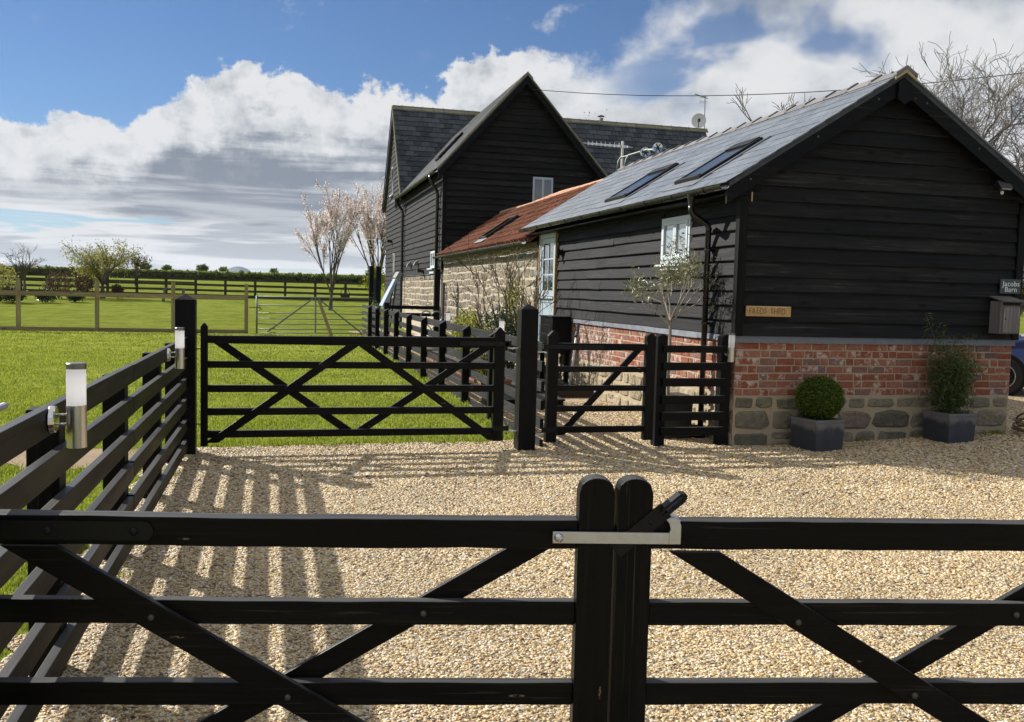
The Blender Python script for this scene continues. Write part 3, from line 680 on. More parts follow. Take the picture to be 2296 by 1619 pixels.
def slates(parent, name, mat, org, ax, up, nrm, width, length, sw, gauge, skip=None, parts=300, seed=2, thick=0.007, stuffname='slates', gap=0.005):
    """org: eave corner; ax along the eave; up along the slope; nrm outward. Nearest `parts` become own objects, the rest one mesh"""
    rr = random.Random(seed); org, ax, up, nrm = Vector(org), Vector(ax), Vector(up), Vector(nrm)
    rows = int(math.ceil(length / gauge)); cells = []
    for r in range(rows):
        s0 = r * gauge; ln = min(gauge * 1.9, length - s0)
        off = (sw / 2 if r % 2 else 0.0); x = -off
        while x < width - 0.02:
            a, b = max(x, 0), min(x + sw, width)
            if b - a > 0.05 and not (skip and skip((a + b) / 2, s0 + gauge / 2)): cells.append((r, a, b, s0, ln))
            x += sw
    ctr = lambda c: org + ax * (c[1] + c[2]) / 2 + up * (c[3] + gauge / 2)
    cells.sort(key=lambda c: (ctr(c) - CAM).length)
    M = Matrix((ax, up, nrm)).transposed()
    cache = {}; rest = MB()
    for i, (r, a, b, s0, ln) in enumerate(cells):
        w = b - a - gap; tl = rr.uniform(-0.004, 0.004)
        # local: x across, y up slope, z normal; tail lifted on the course below
        z0, z1 = thick * 2.1 + rr.uniform(0, .003), thick * 0.3
        def geo(w, ln):
            return [(-w/2, 0, 0), (w/2, 0, 0), (w/2, ln, -(z0 - z1)), (-w/2, ln, -(z0 - z1)), (-w/2, 0.003, thick), (w/2, 0.003, thick), (w/2, ln, thick - (z0 - z1)), (-w/2, ln, thick - (z0 - z1))]
        P0 = org + ax * ((a + b) / 2) + up * (s0 + tl) + nrm * z0
        if i < parts:
            key = (round(w, 2), round(ln, 2), rr.randrange(2))
            if key not in cache: cache[key] = MB().add(geo(w, ln), MB.BF).mesh(name, mat)
            o = put(name, cache[key], parent, P0); o.rotation_euler = M.to_euler()
        else:
            rest.add([P0 + M @ Vector(p) for p in geo(w, ln)], MB.BF)
    if rest.v:
        o = rest.build(stuffname, mat, parent); o['kind'] = 'stuff'
def half_round(parent, name, p0, p1, r, mat, th_=0.004, n=10, brackets=0, side=Vector((0, 0, 1))):
    """open half round gutter between p0 and p1 with clips"""
    p0, p1 = Vector(p0), Vector(p1); d = (p1 - p0).normalized(); a = d.cross(Vector((0, 0, 1))).normalized()
    m = MB()
    def ring(p, r0, r1):
        out = [p + a * (math.cos(math.pi * i / n) * r0) - Vector((0, 0, 1)) * (math.sin(math.pi * i / n) * r0) for i in range(n + 1)]
        out += [p + a * (math.cos(math.pi * i / n) * r1) - Vector((0, 0, 1)) * (math.sin(math.pi * i / n) * r1) for i in range(n, -1, -1)]
        return out
    def seg(q0, q1, r0, r1):
        A, B = ring(q0, r0, r1), ring(q1, r0, r1); k = len(A)
        m.add(A + B, [(i, (i + 1) % k, k + (i + 1) % k, k + i) for i in range(k)] + [tuple(reversed(range(k))), tuple(range(k, 2 * k))])
    seg(p0, p1, r, r - th_)
    L = (p1 - p0).length
    for i in range(brackets):
        q = p0 + d * (L * (i + 0.5) / brackets); seg(q - d * 0.02, q + d * 0.02, r + 0.008, r + 0.001)
    g = m.build(name, mat, parent, smooth=False, fix=True); return g
# ------------------------------------------------------------------ the small black barn
BE, BRG, BW, BL = (-0.25, 2.90), (1.84, 4.22), 3.68, 8.15
SLP = (BRG[1] - BE[1]) / (BRG[0] - BE[0]); LEN = math.hypot(BRG[0] - BE[0], BRG[1] - BE[1]); UC, US = (BRG[0] - BE[0]) / LEN, (BRG[1] - BE[1]) / LEN
barn = thing('barn', 'single-storey black weatherboarded barn with brick and stone base beside the gravel drive', 'barn', (1.84, 4, 0))
m = MB().box(0.02, BW - 0.02, 0.03, BL - 0.02, 1.1, 2.84)
m.prism([(0.02, 2.84), (BW - 0.02, 2.84), (1.84, 2.84 + 1.82 * SLP)], lambda a, b, t: (a, t, b), 0.03, BL - 0.02)
m.build('wall_core', DARK, barn, fix=True)
plinth = MB().box(0.006, BW - 0.006, 0.006, BL, -0.2, 1.17).build('plinth', MORTAR, barn)
rr = random.Random(21); cand = []
for hd, c, z in brick_rows(0.0, BW, 0.563, 7, 0.0861, 31): cand.append((hd, (c, 0.0, z), (0, 0, 0)))
for hd, c, z in brick_rows(0.0, BL - 0.05, 0.563, 7, 0.0861, 47): cand.append((hd, (0.0, c, z), ROTW))
cand.sort(key=lambda c: (Vector(c[1]) - CAM).length)
rest = MB()
for i, (hd, p, r_) in enumerate(cand):
    me = rr.choice(BR_H if hd else BR_S)
    if i < 300: put('brick', me, plinth, p, r_)
    else:
        Mx = Matrix.Rotation(r_[2], 3, 'Z'); rest.add([Vector(p) + Mx @ v.co for v in me.vertices], [tuple(q.vertices) for q in me.polygons])
o = rest.build('bricks', BRICK, plinth); o['kind'] = 'stuff'
stones(plinth, 'S', 0.014, 0.0, BW, -0.06, 0.556, (0.16, 0.26), (0.22, 0.56), STONE, 0.024, 5, 0.020)
stones(plinth, 'W', 0.014, 0.0, BL - 0.1, -0.06, 0.556, (0.13, 0.25), (0.22, 0.5), STONE3, 0.03, 6, 0.022)
# lead flashing along the foot of the boarding
m = MB()
m.hexa([(-0.02, -0.022, 1.166), (BW + .02, -0.022, 1.166), (BW + .02, 0.02, 1.166), (-0.02, 0.02, 1.166), (-0.02, -0.014, 1.243), (BW + .02, -0.014, 1.243), (BW + .02, 0.02, 1.243), (-0.02, 0.02, 1.243)])
m.build('lead_flashing', LEAD, barn)
m = MB(); x = 0.02
for k, ln in enumerate((0.9, 1.6, 1.7, 1.5, 1.1)):
    e = min(x + ln, 6.82); z = 1.168 - 0.006 * (k % 2)
    m.hexa([(-0.03 - .003 * (k % 2), x, z), (0.011, x, z), (0.011, e, z), (-0.03 - .003 * (k % 2), e, z), (-0.018, x, 1.246), (0.011, x, 1.246), (0.011, e, 1.246), (-0.018, e, 1.246)]); x = e - 0.0
    if x >= 6.8: break
m.build('lead_flashing', LEAD, barn, fix=True)
# weatherboards
EXP = 0.167
gw = MB().box(0.03, BW - .03, 0.012, 0.025, 1.2, 2.9).build('gable_wall', DARK, barn)
def gl(z): return max(0.055, BE[0] + (z - BE[1] + 0.075) / SLP)
k = 0
while True:
    z0 = 1.236 + EXP * k; z1 = z0 + EXP + 0.022
    if gl(z0) > 1.75: break
    a0, a1 = gl(z0), min(gl(z1), 1.80); k += 1
    put_board(gw, BOARD['X'], (0, 0.012), 'S', a0, BW - a0, z0, z1, a1, BW - a1, rr=rr, proud=0.042, waney=0.002)
sw = MB().box(0.012, 0.025, 0.03, BL - .03, 1.2, 2.84).build('side_wall', DARK, barn)
WIN = (1.235, 2.10, 2.075, 2.665)                               # v0 v1 w0 w1
for k in range(10):
    z0 = 1.236 + EXP * k; z1 = min(z0 + EXP + 0.022, 2.86)
    spans = [(0.04, 6.80)]
    if z1 - 0.03 > WIN[2] and z0 < WIN[3]: spans = [(0.04, WIN[0] - .01), (WIN[1] + .01, 6.80)]
    sp2 = []
    for (a, b) in spans:
        if b - a > 4 and rr.random() < 0.8:
            c = rr.uniform(a + 1.5, b - 1.5); sp2 += [(a, c - 0.002), (c + 0.002, b)]
        else: sp2.append((a, b))
    for (a, b) in sp2: put_board(sw, BOARD['Y'], (0.012, 0), 'W', a, b, z0, z1, rr=rr, waney=0.005, proud=0.045)
for k in range(14):
    z0 = 0.6 + EXP * k
    if z0 > 2.75: break
    put_board(sw, BOARD['Y'], (0.012, 0), 'W', 7.86, BL - 0.02, z0, min(z0 + EXP + .022, 2.86), rr=rr, proud=0.05)
MB().box(-0.045, 0.055, -0.045, 0.011, 1.235, 2.87).box(-0.045, 0.011, 0.011, 0.04, 1.235, 2.84).build('corner_board', FPOST, barn, bevel=0.003)
MB().box(BW - 0.055, BW + 0.045, -0.045, 0.011, 1.235, 2.87).build('corner_board', FPOST, barn, bevel=0.003)
MB().box(-0.23, 0.0, -0.12, BL + .2, 2.765, 2.785).build('soffit', FPOST, barn)
# roof
V0, V1 = -0.17, 8.52
m = MB()
for sgn in (1, -1):
    f = lambda a, b, t, s_=sgn: ((a if s_ > 0 else 2 * BRG[0] - a), t, b)
    m.prism([(BE[0], BE[1] - 0.055), (BRG[0], BRG[1] - 0.055), (BRG[0], BRG[1]), (BE[0], BE[1])], f, V0, V1)
roof = m.build('roof', SLATEH, barn, fix=True)
RL = [(3.45, 4.35), (1.02, 1.75)]; RS = (0.33, 1.30)            # rooflights: v range, slope range from the eave
def rskip(x, s):
    v = 8.55 - x; return any(a - 0.02 < v < b + 0.02 and RS[0] - 0.1 < s < RS[1] - 0.02 for a, b in RL)
ORG = Vector((-0.29, 8.55, BE[1] - 0.04 * SLP)); UPV = Vector((UC, 0, US)); NRM = Vector((-US, 0, UC))
slates(roof, 'slate', SLATE, ORG, (0, -1, 0), UPV, NRM, 8.74, 2.50, 0.325, 0.229, rskip, 300, 9)
m = MB()
o = MB().hexa([tuple(Vector((2 * BRG[0] - p.x, p.y, p.z))) for p in []]) if False else None
# right hand slope, seen only from its verge
MB().prism([(BE[0] - .04, BE[1] - .02), (BRG[0], BRG[1] + .004), (BRG[0], BRG[1] + .022), (BE[0] - .04, BE[1] - .002)], lambda a, b, t: (2 * BRG[0] - a, t, b), -0.19, 8.55).build('slate_slope', SLATE, roof, fix=True)
# ridge tiles
def ridge_tile(L, wing, th_, lip):
    m = MB(); s, c = US, UC
    prof = [(-wing * c, -wing * s), (0, 0), (wing * c, -wing * s)]
    inn = [(-wing * c, -wing * s - th_), (0, -th_ * 1.3), (wing * c, -wing * s - th_)]
    def seg(y0, y1, dz):
        P = [(x, y0, z + dz) for x, z in prof] + [(x, y0, z) for x, z in inn] + [(x, y1, z + dz) for x, z in prof] + [(x, y1, z) for x, z in inn]
        m.add(P, [(0, 1, 7, 6), (1, 2, 8, 7), (3, 9, 10, 4), (4, 10, 11, 5), (0, 6, 9, 3), (2, 5, 11, 8), (0, 3, 4, 1), (1, 4, 5, 2), (6, 7, 10, 9), (7, 8, 11, 10)])
    seg(0, L, 0.0)
    if lip: seg(-0.005, 0.045, 0.022)
    return m
RTM = ridge_tile(0.452, 0.165, 0.018, True).mesh('ridge_tile', RIDGE)
for i in range(19): put('ridge_tile', RTM, roof, (BRG[0], -0.21 + 0.46 * i, BRG[1] + 0.048))
MB().prism([(1.70, 4.15), (1.84, 4.245), (1.98, 4.15), (1.98, 4.12), (1.84, 4.21), (1.70, 4.12)], lambda a, b, t: (a, t, b), -0.212, -0.19).build('mortar_bed', MORTAR, roof, fix=True)
# barge boards with the block at the apex
for sgn in (1, -1):
    f = lambda a, b, t, s_=sgn: ((a if s_ > 0 else 2 * BRG[0] - a), t, b)
    bb = MB().prism([(BE[0] - 0.02, BE[1] - 0.235), (BE[0] + 0.02, BE[1] - 0.21), (BRG[0] - 0.0, BRG[1] - 0.225), (BRG[0] - 0.0, BRG[1] - 0.02), (BE[0] - 0.02, BE[1] - 0.035)], f, -0.165, -0.128).build('barge_board', GATE['X'], barn, fix=True)
    for q in (0.12, 0.5, 0.85):
        a = BE[0] + (BRG[0] - BE[0]) * q; b = BE[1] + (BRG[1] - BE[1]) * q - 0.12
        MB().lathe([(0.0, -0.172), (0.012, -0.171), (0.014, -0.166)], f(a, b, 0), 8, 'Y').build('nail_head', BOLT, bb, fix=True)
MB().prism([(1.755, 4.10), (1.84, 4.145), (1.925, 4.10), (1.925, 3.915), (1.84, 3.86), (1.755, 3.915)], lambda a, b, t: (a, t, b), -0.195, -0.1655).build('finial_block', GATE['Z'], barn, fix=True, bevel=0.003)
o = MB().box(0.020, 0.034, -0.1672, -0.1655, 2.70, 2.80).build('paint_chip', OAK, barn)
# gutter and down pipe
half_round(barn, 'gutter', (-0.315, -0.19, 2.862), (-0.315, 8.35, 2.886), 0.058, PVC, brackets=10)
m = MB().lathe([(0.052, 2.83), (0.05, 2.80), (0.036, 2.74), (0.036, 2.70)], (-0.315, 0.62, 0), 14)
m.tube([(-0.315, 0.62, 2.72), (-0.315, 0.62, 2.64), (-0.29, 0.62, 2.60), (-0.11, 0.62, 2.50), (-0.085, 0.62, 2.46), (-0.085, 0.62, 0.10)], 0.034, 12)
for z in (2.55,): m.lathe([(0.040, z - .03), (0.040, z + .0)], (-0.085, 0.62, -0.09), 12)
dp = m.build('downpipe', PVC, barn, smooth=True)
for z in (2.2, 1.35, 0.62): MB().lathe([(0.036, z - .015), (0.043, z - .015), (0.043, z + .015), (0.036, z + .015)], (-0.085, 0.62, 0), 12).box(-0.05, 0.0, 0.57, 0.67, z - .012, z + .012).build('pipe_clip', PVC, dp)
# window
v0, v1, z0, z1 = WIN
win = MB().box(-0.035, 0.03, v0, v0 + .05, z0, z1).box(-0.035, 0.03, v1 - .05, v1, z0, z1).box(-0.035, 0.03, v0 + .05, v1 - .05, z1 - .05, z1).box(-0.034, 0.03, v0 + .05, v1 - .05, z0, z0 + .05).build('window', WHITEF, barn, bevel=0.003)
vm = (v0 + v1) / 2
for (a, b) in ((v0 + .052, vm - .003), (vm + .003, v1 - .052)):
    f_ = .042
    MB().box(-0.045, 0.01, a, a + f_, z0 + .052, z1 - .052).box(-0.045, 0.01, b - f_, b, z0 + .052, z1 - .052).box(-0.044, 0.01, a + f_, b - f_, z1 - .052 - f_, z1 - .052).box(-0.044, 0.01, a + f_, b - f_, z0 + .052, z0 + .052 + f_ * 1.5).build('casement', WHITEF, win, bevel=0.003)
    MB().box(-0.02, -0.012, a + f_, b - f_, z0 + .05 + f_, z1 - .05 - f_).build('pane', PANEL_, win)
MB().hexa([(-0.10, v0 - .03, z0 - .035), (0.0, v0 - .03, z0 - .035), (0.0, v1 + .05, z0 - .035), (-0.10, v1 + .05, z0 - .035), (-0.10, v0 - .03, z0 - .012), (0.0, v0 - .03, z0 - .002), (0.0, v1 + .05, z0 - .002), (-0.10, v1 + .05, z0 - .012)]).build('sill', WHITEF, win, bevel=0.003)
MB().box(-0.062, -0.03, v0 + 0.0, v1 - 0.02, z0 - .085, z0 - .052).build('drip_strip', WHITEF, win)
# stable door
D0, D1, DZ0, DZ1 = 6.83, 7.84, 0.58, 2.76
m = MB().box(-0.05, 0.03, D0, D0 + .07, DZ0, DZ1).box(-0.05, 0.03, D1 - .07, D1, DZ0, DZ1).box(-0.05, 0.03, D0 + .07, D1 - .07, DZ1 - .08, DZ1)
door = m.build('door', SAGE, barn, bevel=0.004)
MB().box(-0.065, 0.02, D0 - .035, D0 - 0.002, DZ0, DZ1 + .04).box(-0.065, 0.02, D1 + .002, D1 + .035, DZ0, DZ1 + .04).box(-0.065, 0.02, D0 - .035, D1 + .035, DZ1 + .004, DZ1 + .042).build('door_surround', OAK, door)
a, b = D0 + .075, D1 - .075
st = .095
up = MB().box(-0.035, 0.01, a, a + st, 1.60, DZ1 - .085).box(-0.035, 0.01, b - st, b, 1.60, DZ1 - .085).box(-0.034, 0.01, a + st, b - st, DZ1 - .085 - st, DZ1 - .085).box(-0.034, 0.01, a + st, b - st, 1.60, 1.60 + st * 1.1)
gz0, gz1 = 1.60 + st * 1.1, DZ1 - .085 - st; gm = (a + b) / 2
up.box(-0.030, 0.0, gm - .013, gm + .013, gz0, gz1)
for q in (1 / 3, 2 / 3):
    z = gz0 + (gz1 - gz0) * q; up.box(-0.029, 0.0, a + st, gm - .013, z - .013, z + .013).box(-0.029, 0.0, gm + .013, b - st, z - .013, z + .013)
up.build('upper_leaf', SAGE, door, bevel=0.003)
for i in range(3):
    for (p, q) in ((a + st, gm - .013), (gm + .013, b - st)):
        z = gz0 + (gz1 - gz0) * i / 3; MB().box(-0.016, -0.008, p, q, z + .013 * (i > 0), gz0 + (gz1 - gz0) * (i + 1) / 3 - .013 * (i < 2)).build('pane', PANE, door)
lo = MB().box(-0.035, 0.01, a, a + st, DZ0 + .05, 1.575).box(-0.035, 0.01, b - st, b, DZ0 + .05, 1.575).box(-0.034, 0.01, a + st, b - st, 1.575 - st, 1.575).box(-0.034, 0.01, a + st, b - st, DZ0 + .05, DZ0 + .05 + st)
lo.box(-0.075, -0.036, a - .03, b + .03, 1.552, 1.592)
lo.build('lower_leaf', SAGE, door, bevel=0.003)
npl = 8
for i in range(npl):
    p = a + st + (b - a - 2 * st) * i / npl; q = a + st + (b - a - 2 * st) * (i + 1) / npl
    MB().box(-0.022, 0.0, p + .003, q - .003, DZ0 + .05 + st, 1.575 - st).build('panel', SAGE, door)
MB().hexa([(-0.13, D0 - .02, DZ0 - .03), (0.0, D0 - .02, DZ0 - .03), (0.0, D1 + .02, DZ0 - .03), (-0.13, D1 + .02, DZ0 - .03), (-0.13, D0 - .02, DZ0 + .01), (0.0, D0 - .02, DZ0 + .04), (0.0, D1 + .02, DZ0 + .04), (-0.13, D1 + .02, DZ0 + .01)]).build('door_sill', SAGE, door)
# rooflights
for (a, b) in RL:
    def rp_(v, s, h): return ORG + Vector((0, v - 8.55, 0)) + UPV * s + NRM * h
    def slab(m, va, vb, s0, s1, h0, h1): m.hexa([rp_(va, s0, h0), rp_(vb, s0, h0), rp_(vb, s1, h0), rp_(va, s1, h0), rp_(va, s0, h1), rp_(vb, s0, h1), rp_(vb, s1, h1), rp_(va, s1, h1)])
    m = MB(); fw = .045
    slab(m, a, a + fw, RS[0], RS[1], -.02, .065); slab(m, b - fw, b, RS[0], RS[1], -.02, .065); slab(m, a + fw, b - fw, RS[1] - .16, RS[1], -.02, .078); slab(m, a + fw, b - fw, RS[0], RS[0] + .06, -.02, .075)
    rl = m.build('rooflight', IRON, roof, bevel=0.004, fix=True)
    m = MB(); slab(m, a + fw, b - fw, RS[0] + .06, RS[1] - .16, .045, .055); m.build('pane', SKYGL, rl, fix=True)
    m = MB(); slab(m, a - .10, b + .10, RS[0] - .16, RS[0] - .002, .022, .028); m.build('lead_apron', LEAD, rl, fix=True)
    m = MB(); slab(m, a - .075, a - .003, RS[0] - .002, RS[1] + .06, .0, .034); slab(m, b + .003, b + .075, RS[0] - .002, RS[1] + .06, .0, .034); m.build('side_flashing', LEAD, rl, fix=True)
# ------------------------------------------------------------------ stone link with pantiles
link = thing('stone_outbuilding', 'low buff stone outbuilding with orange pantile roof between barn and house', 'outbuilding', (1.5, 13.5, 0))
LV0, LV1 = 8.17, 18.88
lw = MB().box(0.02, 3.9, LV0, LV1, -0.1, 2.66).build('wall', MORTAR2, link)
n = stones(lw, 'W', 0.02, LV0 + 0.02, LV1, 0.25, 2.60, (0.15, 0.24), (0.18, 0.60), STONE2, 0.013, 14, 0.017, 0.08)
MB().box(-0.03, 0.02, LV0, LV1, 2.585, 2.66).build('eaves_lead', LEAD, link)
LE, LR = (-0.16, 2.70), (1.85, 4.08); LL = math.hypot(LR[0] - LE[0], LR[1] - LE[1]); lc, ls = (LR[0] - LE[0]) / LL, (LR[1] - LE[1]) / LL
m = MB().prism([(LE[0], LE[1] - .05), (LR[0], LR[1] - .05), (2 * LR[0] - LE[0], LE[1] - .05), (2 * LR[0] - LE[0], LE[1] - .02), (LR[0], LR[1] - .005), (LE[0], LE[1] - .005)], lambda a, b, t: (a, t, b), LV0, LV1)
lroof = m.build('roof', PANT, link, fix=True)
def pantile_mesh(w, ln):
    n = 8; P = []
    for (y, dz) in ((0.0, 0.0), (ln, -0.03)):
        for th_ in (0.014, 0.0):
            for i in range(n + 1):
                k = i / n; z = 0.046 * math.sin(2 * math.pi * (k - 0.08)); P.append((w * 1.08 * (k - 0.5), y, z + 0.04 + dz + th_))
    N = n + 1; F = []
    for i in range(n):
        F += [(i, i + 1, 2 * N + i + 1, 2 * N + i), (N + i + 1, N + i, 3 * N + i, 3 * N + i + 1), (N + i, N + i + 1, i + 1, i)]
    F += [(N, 0, 2 * N, 3 * N), (n, N + n, 3 * N + n, 2 * N + n)]
    return MB().add(P, F)
TW, TG = 0.215, 0.30
PTM = [pantile_mesh(TW, TG * 1.15).mesh('pantile', PANT, smooth=False) for _ in range(1)]
Ml = Matrix((Vector((0, -1, 0)), Vector((lc, 0, ls)), Vector((-ls, 0, lc)))).transposed(); rr = random.Random(77)
LRL = (13.2, 14.0, 0.36, 1.36)
cells = []
for r in range(int(LL / TG) + 1):
    for c in range(int((LV1 - LV0) / TW)):
        v = LV0 + (c + 0.5) * TW; s = r * TG
        if s > LL - 0.05: continue
        if LRL[0] - .05 < v < LRL[1] + .05 and LRL[2] - .2 < s < LRL[3] - .1: continue
        p = Vector((LE[0] - 0.05 * lc, v, LE[1] - 0.05 * ls)) + Ml @ Vector((rr.uniform(-.006, .006), s + rr.uniform(-.012, .012), rr.uniform(-.003, .004))); cells.append(p)
cells.sort(key=lambda p: (p - CAM).length - 0.9 * p.z)
rest = MB()
for i, p in enumerate(cells):
    if i < 300: o = put('pantile', PTM[0], lroof, p); o.rotation_euler = Ml.to_euler()
    else: rest.add([p + Ml @ v.co for v in PTM[0].vertices], [tuple(q.vertices) for q in PTM[0].polygons])
if rest.v: o = rest.build('pantiles', PANT, lroof); o['kind'] = 'stuff'
m = MB(); n = 9
for th_ in (0.135, 0.115):
    for y in (0, 0.40):
        m.v += [(math.cos(math.pi * i / n) * (th_ + .012 * (y > 0)), y, math.sin(math.pi * i / n) * th_ * 0.85) for i in range(n + 1)]
N = n + 1
for i in range(n): m.f += [(i, N + i, N + i + 1, i + 1), (2 * N + i, 2 * N + i + 1, 3 * N + i + 1, 3 * N + i), (i, i + 1, 2 * N + i + 1, 2 * N + i)]
m.m = [0] * len(m.f); HRT = m.mesh('ridge_tile', PRIDGE)
for i in range(26):
    v = LV0 + 0.05 + i * 0.405; put('ridge_tile', HRT, lroof, (LR[0], v, LR[1] - 0.035 - 0.02 * math.sin(i * 0.45)), (0, 0, rr.uniform(-.03, .03)))
def lp(v, s, h): return Vector((LE[0], v, LE[1])) + Ml @ Vector((0, s, h))
def lslab(m, va, vb, s0, s1, h0, h1): m.hexa([lp(va, s0, h0), lp(vb, s0, h0), lp(vb, s1, h0), lp(va, s1, h0), lp(va, s0, h1), lp(vb, s0, h1), lp(vb, s1, h1), lp(va, s1, h1)])
m = MB(); a, b, s0, s1 = LRL
lslab(m, a, a + .06, s0, s1, 0, .15); lslab(m, b - .06, b, s0, s1, 0, .15); lslab(m, a + .06, b - .06, s1 - .1, s1, 0, .16); lslab(m, a + .06, b - .06, s0, s0 + .06, 0, .14)
rl = m.build('rooflight', IRON, lroof, fix=True); m = MB(); lslab(m, a + .06, b - .06, s0 + .06, s1 - .1, .09, .10); m.build('pane', SKYGL, rl, fix=True)
m = MB(); lslab(m, a - .1, b + .1, s0 - .18, s0 - .002, .085, .10); m.build('lead_apron', LEAD, rl, fix=True)
half_round(link, 'gutter', (-0.26, LV0 + 0.15, 2.66), (-0.26, LV1 + .15, 2.68), 0.06, PVCG, brackets=9)
o = MB().tube([(-0.06, 18.35, 1.9), (-0.06, 18.35, 0.1)], 0.05, 8).build('drainpipe', GREYWOOD, link)
# stone step below the barn door
stp = thing('stone_step', 'stone doorstep with flat slab top below the pale blue stable door', 'step', (-0.3, 7.4, 0))
MB().box(-0.42, -0.01, 6.75, 7.95, -0.1, 0.30).build('core', MORTAR, stp)
MB().box(-0.46, 0.005, 6.7, 8.0, 0.302, 0.352).build('slab', STONE2, stp, bevel=0.008)
stones(stp, 'S', 6.75, -0.42, -0.01, 0.0, 0.30, (0.14, 0.2), (0.15, 0.3), STONE2, 0.02, 3)

# ------------------------------------------------------------------ the two-storey black house
HW, HV0, HV1, HM0, HM1, HU1 = 4.95, 18.9, 28.35, 28.35, 34.4, 14.5
house = thing('house', 'tall two-storey black weatherboarded house with slate roofs behind the stone outbuilding', 'house', (4, 26, 0))
WE, WR = (-0.22, 5.36), (2.475, 8.36); wsl = (WR[1] - WE[1]) / (WR[0] - WE[0])
ME, MR = (28.05, 5.30), (31.4, 9.54); msl = (MR[1] - ME[1]) / (MR[0] - ME[0])
m = MB().box(0.03, HW - .03, HV0 + .03, HV1, -0.2, 5.25)
m.prism([(0.03, 5.25), (HW - .03, 5.25), (2.475, 5.25 + 2.4 * wsl)], lambda a, b, t: (a, t, b), HV0 + .03, 31)
m.box(0.03, HU1, HM0, HM1, -0.2, 5.3)
m.prism([(28.38, 5.3), (34.37, 5.3), (31.4, 5.3 + 2.95 * msl)], lambda a, b, t: (t, a, b), 0.03, HU1)
m.build('wall_core', DARK, house, fix=True)
rr = random.Random(5)
gw = MB().box(0.04, HW - .04, HV0 + .014, HV0 + .026, 2, 5.3).build('gable_wall', DARK, house)
HWIN = (2.80, 3.46, 4.38, 5.28)
def hgl(z): return max(0.07, WE[0] + (z - WE[1] + 0.1) / wsl)
k = 0
while True:
    z0 = 2.35 + 0.2 * k; z1 = z0 + 0.222; k += 1
    if hgl(z0) > 2.36: break
    a0, a1 = hgl(z0), min(hgl(z1), 2.44)
    sp = [(a0, HW - a0, a1, HW - a1)]
    if z1 - .03 > HWIN[2] and z0 < HWIN[3]: sp = [(a0, HWIN[0], a1, HWIN[0]), (HWIN[1], HW - a0, HWIN[1], HW - a1)]
    for (p, q, p1, q1) in sp: put_board(gw, HBOARD['X'], (0, HV0 + .014), 'S', p, q, z0, z1, p1, q1, rr=rr, seg=0.8, waney=0.012, proud=0.05)
hw = MB().box(0.014, 0.026, HV0 + .04, HV1, 2, 5.3).build('side_wall', DARK, house)
for k in range(16):
    z0 = 2.2 + 0.2 * k; z1 = z0 + .222
    if z0 > 5.2: break
    sp = [(HV0 + .06, HV1 - .1)]
    if z0 < 2.92 and z1 > 2.36: sp = [(HV0 + .06, 20.33), (21.23, HV1 - .1)]
    for (p, q) in sp: put_board(hw, HBOARD['Y'], (0.014, 0), 'W', p, q, z0, min(z1, 5.36), rr=rr, seg=0.8, waney=0.012, proud=0.04)
ew = MB().box(0.014, 0.026, HM0 + .04, HM1, 0.7, 5.3).build('end_wall', DARK, house)
def egl(z): return max(HM0 + .02, ME[0] + (z - ME[1] + 0.12) / msl)
k = 0
while True:
    z0 = 0.85 + 0.2 * k; z1 = z0 + .222; k += 1
    if egl(z0) > 31.2: break
    p, p1 = egl(z0), min(egl(z1), 31.35); q, q1 = 62.8 - p, 62.8 - p1
    if z0 > 5.3: sp = [(p, q, p1, q1)]
    else: sp = [(p, min(q, HM1), p1, min(q1, HM1))]
    for (lo_, hi_, wa, wb) in ((5.82, 7.05, 31.8, 32.5), (1.3, 3.22, 30.85, 31.5)):
        if z1 - .03 > lo_ and z0 < hi_: sp = [(sp[0][0], wa, sp[0][2], wa), (wb, sp[0][1], wb, sp[0][3])]
    for (a, b, c, d_) in sp:
        if b - a > .05: put_board(ew, HBOARD['Y'], (0.014, 0), 'W', a, b, z0, z1, c, d_, rr=rr, seg=0.8, waney=0.012, proud=0.04)
for (lo_, hi_, wa, wb) in ((5.82, 7.05, 31.8, 32.5), (1.3, 3.22, 30.85, 31.5)):
    w_ = MB().box(-0.03, 0.03, wa, wa + .07, lo_, hi_).box(-0.03, 0.03, wb - .07, wb, lo_, hi_).box(-0.03, .03, wa + .07, wb - .07, hi_ - .07, hi_).box(-0.03, .03, wa + .07, wb - .07, lo_, lo_ + .07).build('window', GREYFAB, house)
    MB().box(-0.012, 0.0, wa + .07, wb - .07, lo_ + .07, hi_ - .07).build('pane', PANE, w_)
    MB().box(-0.10, 0.0, wa - .06, wb + .06, lo_ - .05, lo_ - .002).build('sill', WHITEF, w_)
# stone lower storey
sb = MB().box(0.02, 0.4, 19.3, 28.3, -0.1, 2.19).build('stone_base', MORTAR2, house)
stones(sb, 'W', 0.02, 19.35, 28.1, 0.9, 2.17, (0.18, 0.26), (0.35, 0.75), STONE2, 0.015, 8, 0.024, 0.06)
MB().box(-0.02, 0.015, 19.3, 28.2, 2.172, 2.205).build('lead_flashing', LEAD, house)
w_ = MB().box(-0.02, 0.05, 20.36, 20.44, 2.38, 2.93).box(-0.02, 0.05, 21.12, 21.20, 2.38, 2.93).box(-0.02, 0.05, 20.44, 21.12, 2.86, 2.93).box(-0.02, 0.05, 20.44, 21.12, 2.38, 2.46).box(-0.02, 0.04, 20.75, 20.82, 2.46, 2.86).build('window', WHITEF, house)
MB().box(-0.002, 0.01, 20.44, 21.12, 2.46, 2.86).build('pane', PANE, w_)
MB().box(-0.12, 0.0, 20.28, 21.28, 2.33, 2.375).build('sill', WHITEF, w_); MB().box(-0.05, -0.03, 20.34, 21.2, 2.2, 2.29).build('drip_board', WHITEF, w_)
a, b, lo_, hi_ = HWIN
